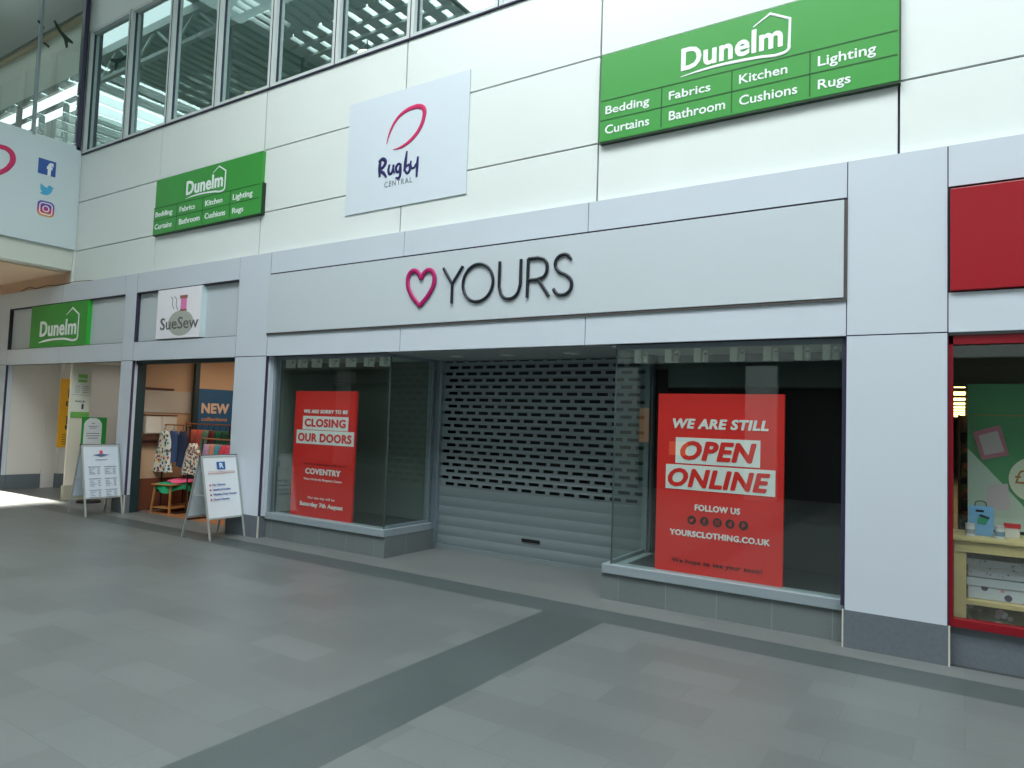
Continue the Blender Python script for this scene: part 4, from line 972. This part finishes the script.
t = thing('metal_guard_frame', 'grey metal framing of rails and posts inside the bridge behind its glass', 'railing', (-15.2, 0.14, 4.5))
STG = mat('bridge_frame_grey', (150, 158, 152), 0.45, 0.2)
for z, hgt in ((3.05, 0.09), (2.68, 0.06)):
    m = MB(); m.box(-2.1, 2.0, -0.03, 0.03, z, z + hgt); m.build('rail', STG, t)
for xx in (-1.7, -0.75, 0.25, 1.2):
    m = MB(); m.box(xx, xx + 0.08, -0.02, 0.06, 0.0, 3.05 if xx in (-0.75,) else 2.68); m.build('post', STG, t)
t = thing('bird_silhouette', 'dark hawk silhouette sticker on the bridge glass above the banner', 'sticker', (BX + 0.002, -0.36, 7.95), PI / 2)
m = MB(); m.prism([(-0.16, 0.22), (-0.08, 0.10), (0.02, 0.0), (0.06, -0.14), (0.09, -0.13), (0.09, -0.02), (0.17, -0.02), (0.17, 0.02), (0.08, 0.06), (-0.02, 0.12), (-0.14, 0.26)], -0.005, -0.001); m.build('silhouette', mat('sticker_dark_green', (44, 66, 54), 0.6), t)
m = MB(); m.prism([(-0.40, 0.10), (-0.30, 0.02), (-0.28, 0.05), (-0.38, 0.13)], -0.005, -0.001); m.prism([(-0.30, -0.22), (-0.20, -0.27), (-0.19, -0.23), (-0.26, -0.20)], -0.005, -0.001); m.build('silhouette', mat('sticker_dark_green', (44, 66, 54), 0.6), t)

# loose cable on the ledge at far left
o = strokes('loose_cable', [[(-14.9, 3.735), (-14.6, 3.79), (-14.3, 3.75), (-13.9, 3.77), (-13.4, 3.745), (-12.9, 3.76), (-12.3, 3.735)]], 0.014, 0.03, mat('cable_grey', (112, 104, 98), 0.6), None, depth=0.014)
tag(o, 'thin grey cable lying along the top ledge of the fascia at far left', 'cable')

# ================================================================== MALL ROOF, far walls
ZR = 9.95
def roof(name, boxes, m): sbox(name, m, *boxes)
# corrugated deck with openings; the one over the bridge is added to brighten the bulkhead
mb = MB()
def deck(x0, x1, y0, y1):
    mb.box(x0, x1, y0, y1, ZR + 0.06, ZR + 0.2)
    x = x0
    while x + 0.14 <= x1: mb.box(x, x + 0.14, y0, y1, ZR, ZR + 0.06); x += 0.28
deck(-26, -21.2, -10.5, 0.3); deck(-21.2, -19.1, -2.9, 0.3); deck(-21.2, -19.1, -10.5, -5.4); deck(-19.1, -17.2, -10.5, 0.3); deck(-17.2, -13.3, -10.5, -2.05); deck(-13.3, -12.9, -10.5, 0.3)
deck(-12.9, -8.6, -2.3, 0.3); deck(-12.0, -8.6, -3.4, -2.3); deck(-12.9, -8.6, -8.2, -5.3); deck(-12.9, -8.6, -3.7, -3.4); deck(-8.6, 7.0, -2.2, 0.3); deck(-12.9, 7.0, -10.5, -8.2)
o = mb.build('ceiling', DECK); o['kind'] = 'structure'
mb = MB()
x = -12.9
while x < -8.7: mb.box(x, x + 0.30, -5.3, -3.7, ZR, ZR + 0.16); x += 0.45
for y in (-4.1, -4.5, -4.9): mb.box(-12.9, -8.6, y, y + 0.1, ZR - 0.06, ZR)
x = -12.85
while x < -12.0: mb.box(x, x + 0.08, -3.4, -2.3, ZR, ZR + 0.2); x += 0.25
x = -8.6
while x < 7.0: mb.box(x, x + 0.12, -8.2, -2.2, ZR, ZR + 0.22); x += 0.75
o = mb.build('ceiling_rafters', STEEL); o['kind'] = 'structure'
for k, y in enumerate((-1.9, -5.2, -8.5)):
    m = MB(); m.box(-26, 7, y - 0.08, y + 0.08, ZR - 0.18, ZR); m.box(-26, 7, y - 0.05, y + 0.05, ZR - 0.75, ZR - 0.67)
    x = -26
    while x < 6: m.bar((x, y, ZR - 0.7), (x + 0.75, y, ZR - 0.1), 0.05); m.bar((x + 0.75, y, ZR - 0.1), (x + 1.5, y, ZR - 0.7), 0.05); x += 1.5
    o = m.build('ceiling_truss', STEEL); o['kind'] = 'structure'
OPP = mat('opposite_cladding', (176, 182, 180), 0.5)
sbox('wall_back', OPP, (-26, 7, -10.7, -10.5, 3.1, 10.1), *[(x, x + 0.7, -10.7, -10.5, 0, 3.1) for x in (-26, -21.3, -17.9, -14.5, -11.1, -7.7, -4.3, -0.9, 2.5)])
sbox('wall_back_shops', mat('opposite_shop_dark', (52, 54, 54), 0.5), (-10.5, 7, -11.6, -11.5, 0, 3.1))
sbox('wall_back_shops_pale', mat('opposite_shop_grey', (128, 136, 132), 0.5), (-26, -10.5, -11.6, -11.5, 0, 3.1))
sbox('ceiling_back_shops', INT, (-26, 7, -11.6, -10.5, 3.1, 3.2))
sbox('wall_right', OPP, (7.0, 7.2, -10.7, 0.1, 0, 10.1))
sbox('wall_left', WARMWALL, (-26.2, -26, -10.7, 6, 0, 10.1))
t = thing('high_bay_lamp', 'bright round lamp under the mall roof, mirrored in an upper window', 'lamp', (-11.1, -4.6, 9.6))
m = MB(); m.cyl((0, 0, 0.02), (0, 0, 0.2), 0.2, 0.08, 20); m.build('lamp_housing', ALU, t)
m = MB(); m.cyl((0, 0, 0), (0, 0, 0.02), 0.19, n=20); m.build('lens', mat('lamp_lens', (255, 236, 206), 0.4, emit=8), t)
m = MB(); m.cyl((0, 0, 0.2), (0, 0, 0.35), 0.015, n=8); m.build('hanger', ALU, t)
GLOW = mat('warm_display_glow', (255, 176, 110), 0.5, emit=0.45)
for k, (x, z, w_, h_) in enumerate(((-7.9, 0.9, 0.5, 0.5), (-7.2, 1.2, 0.35, 0.9), (-6.2, 0.9, 0.5, 0.35))):
    m = MB(); m.box(-w_ / 2, w_ / 2, -0.02, 0.02, 0, h_); o = m.build('lit_display_panel', GLOW); o.location = (x, -11.4, z)
    tag(o, ('leftmost', 'tallest, middle', 'rightmost')[k] + ' warmly lit display panel of the shop across the mall, seen as reflection', 'display', 'lit displays across the mall')
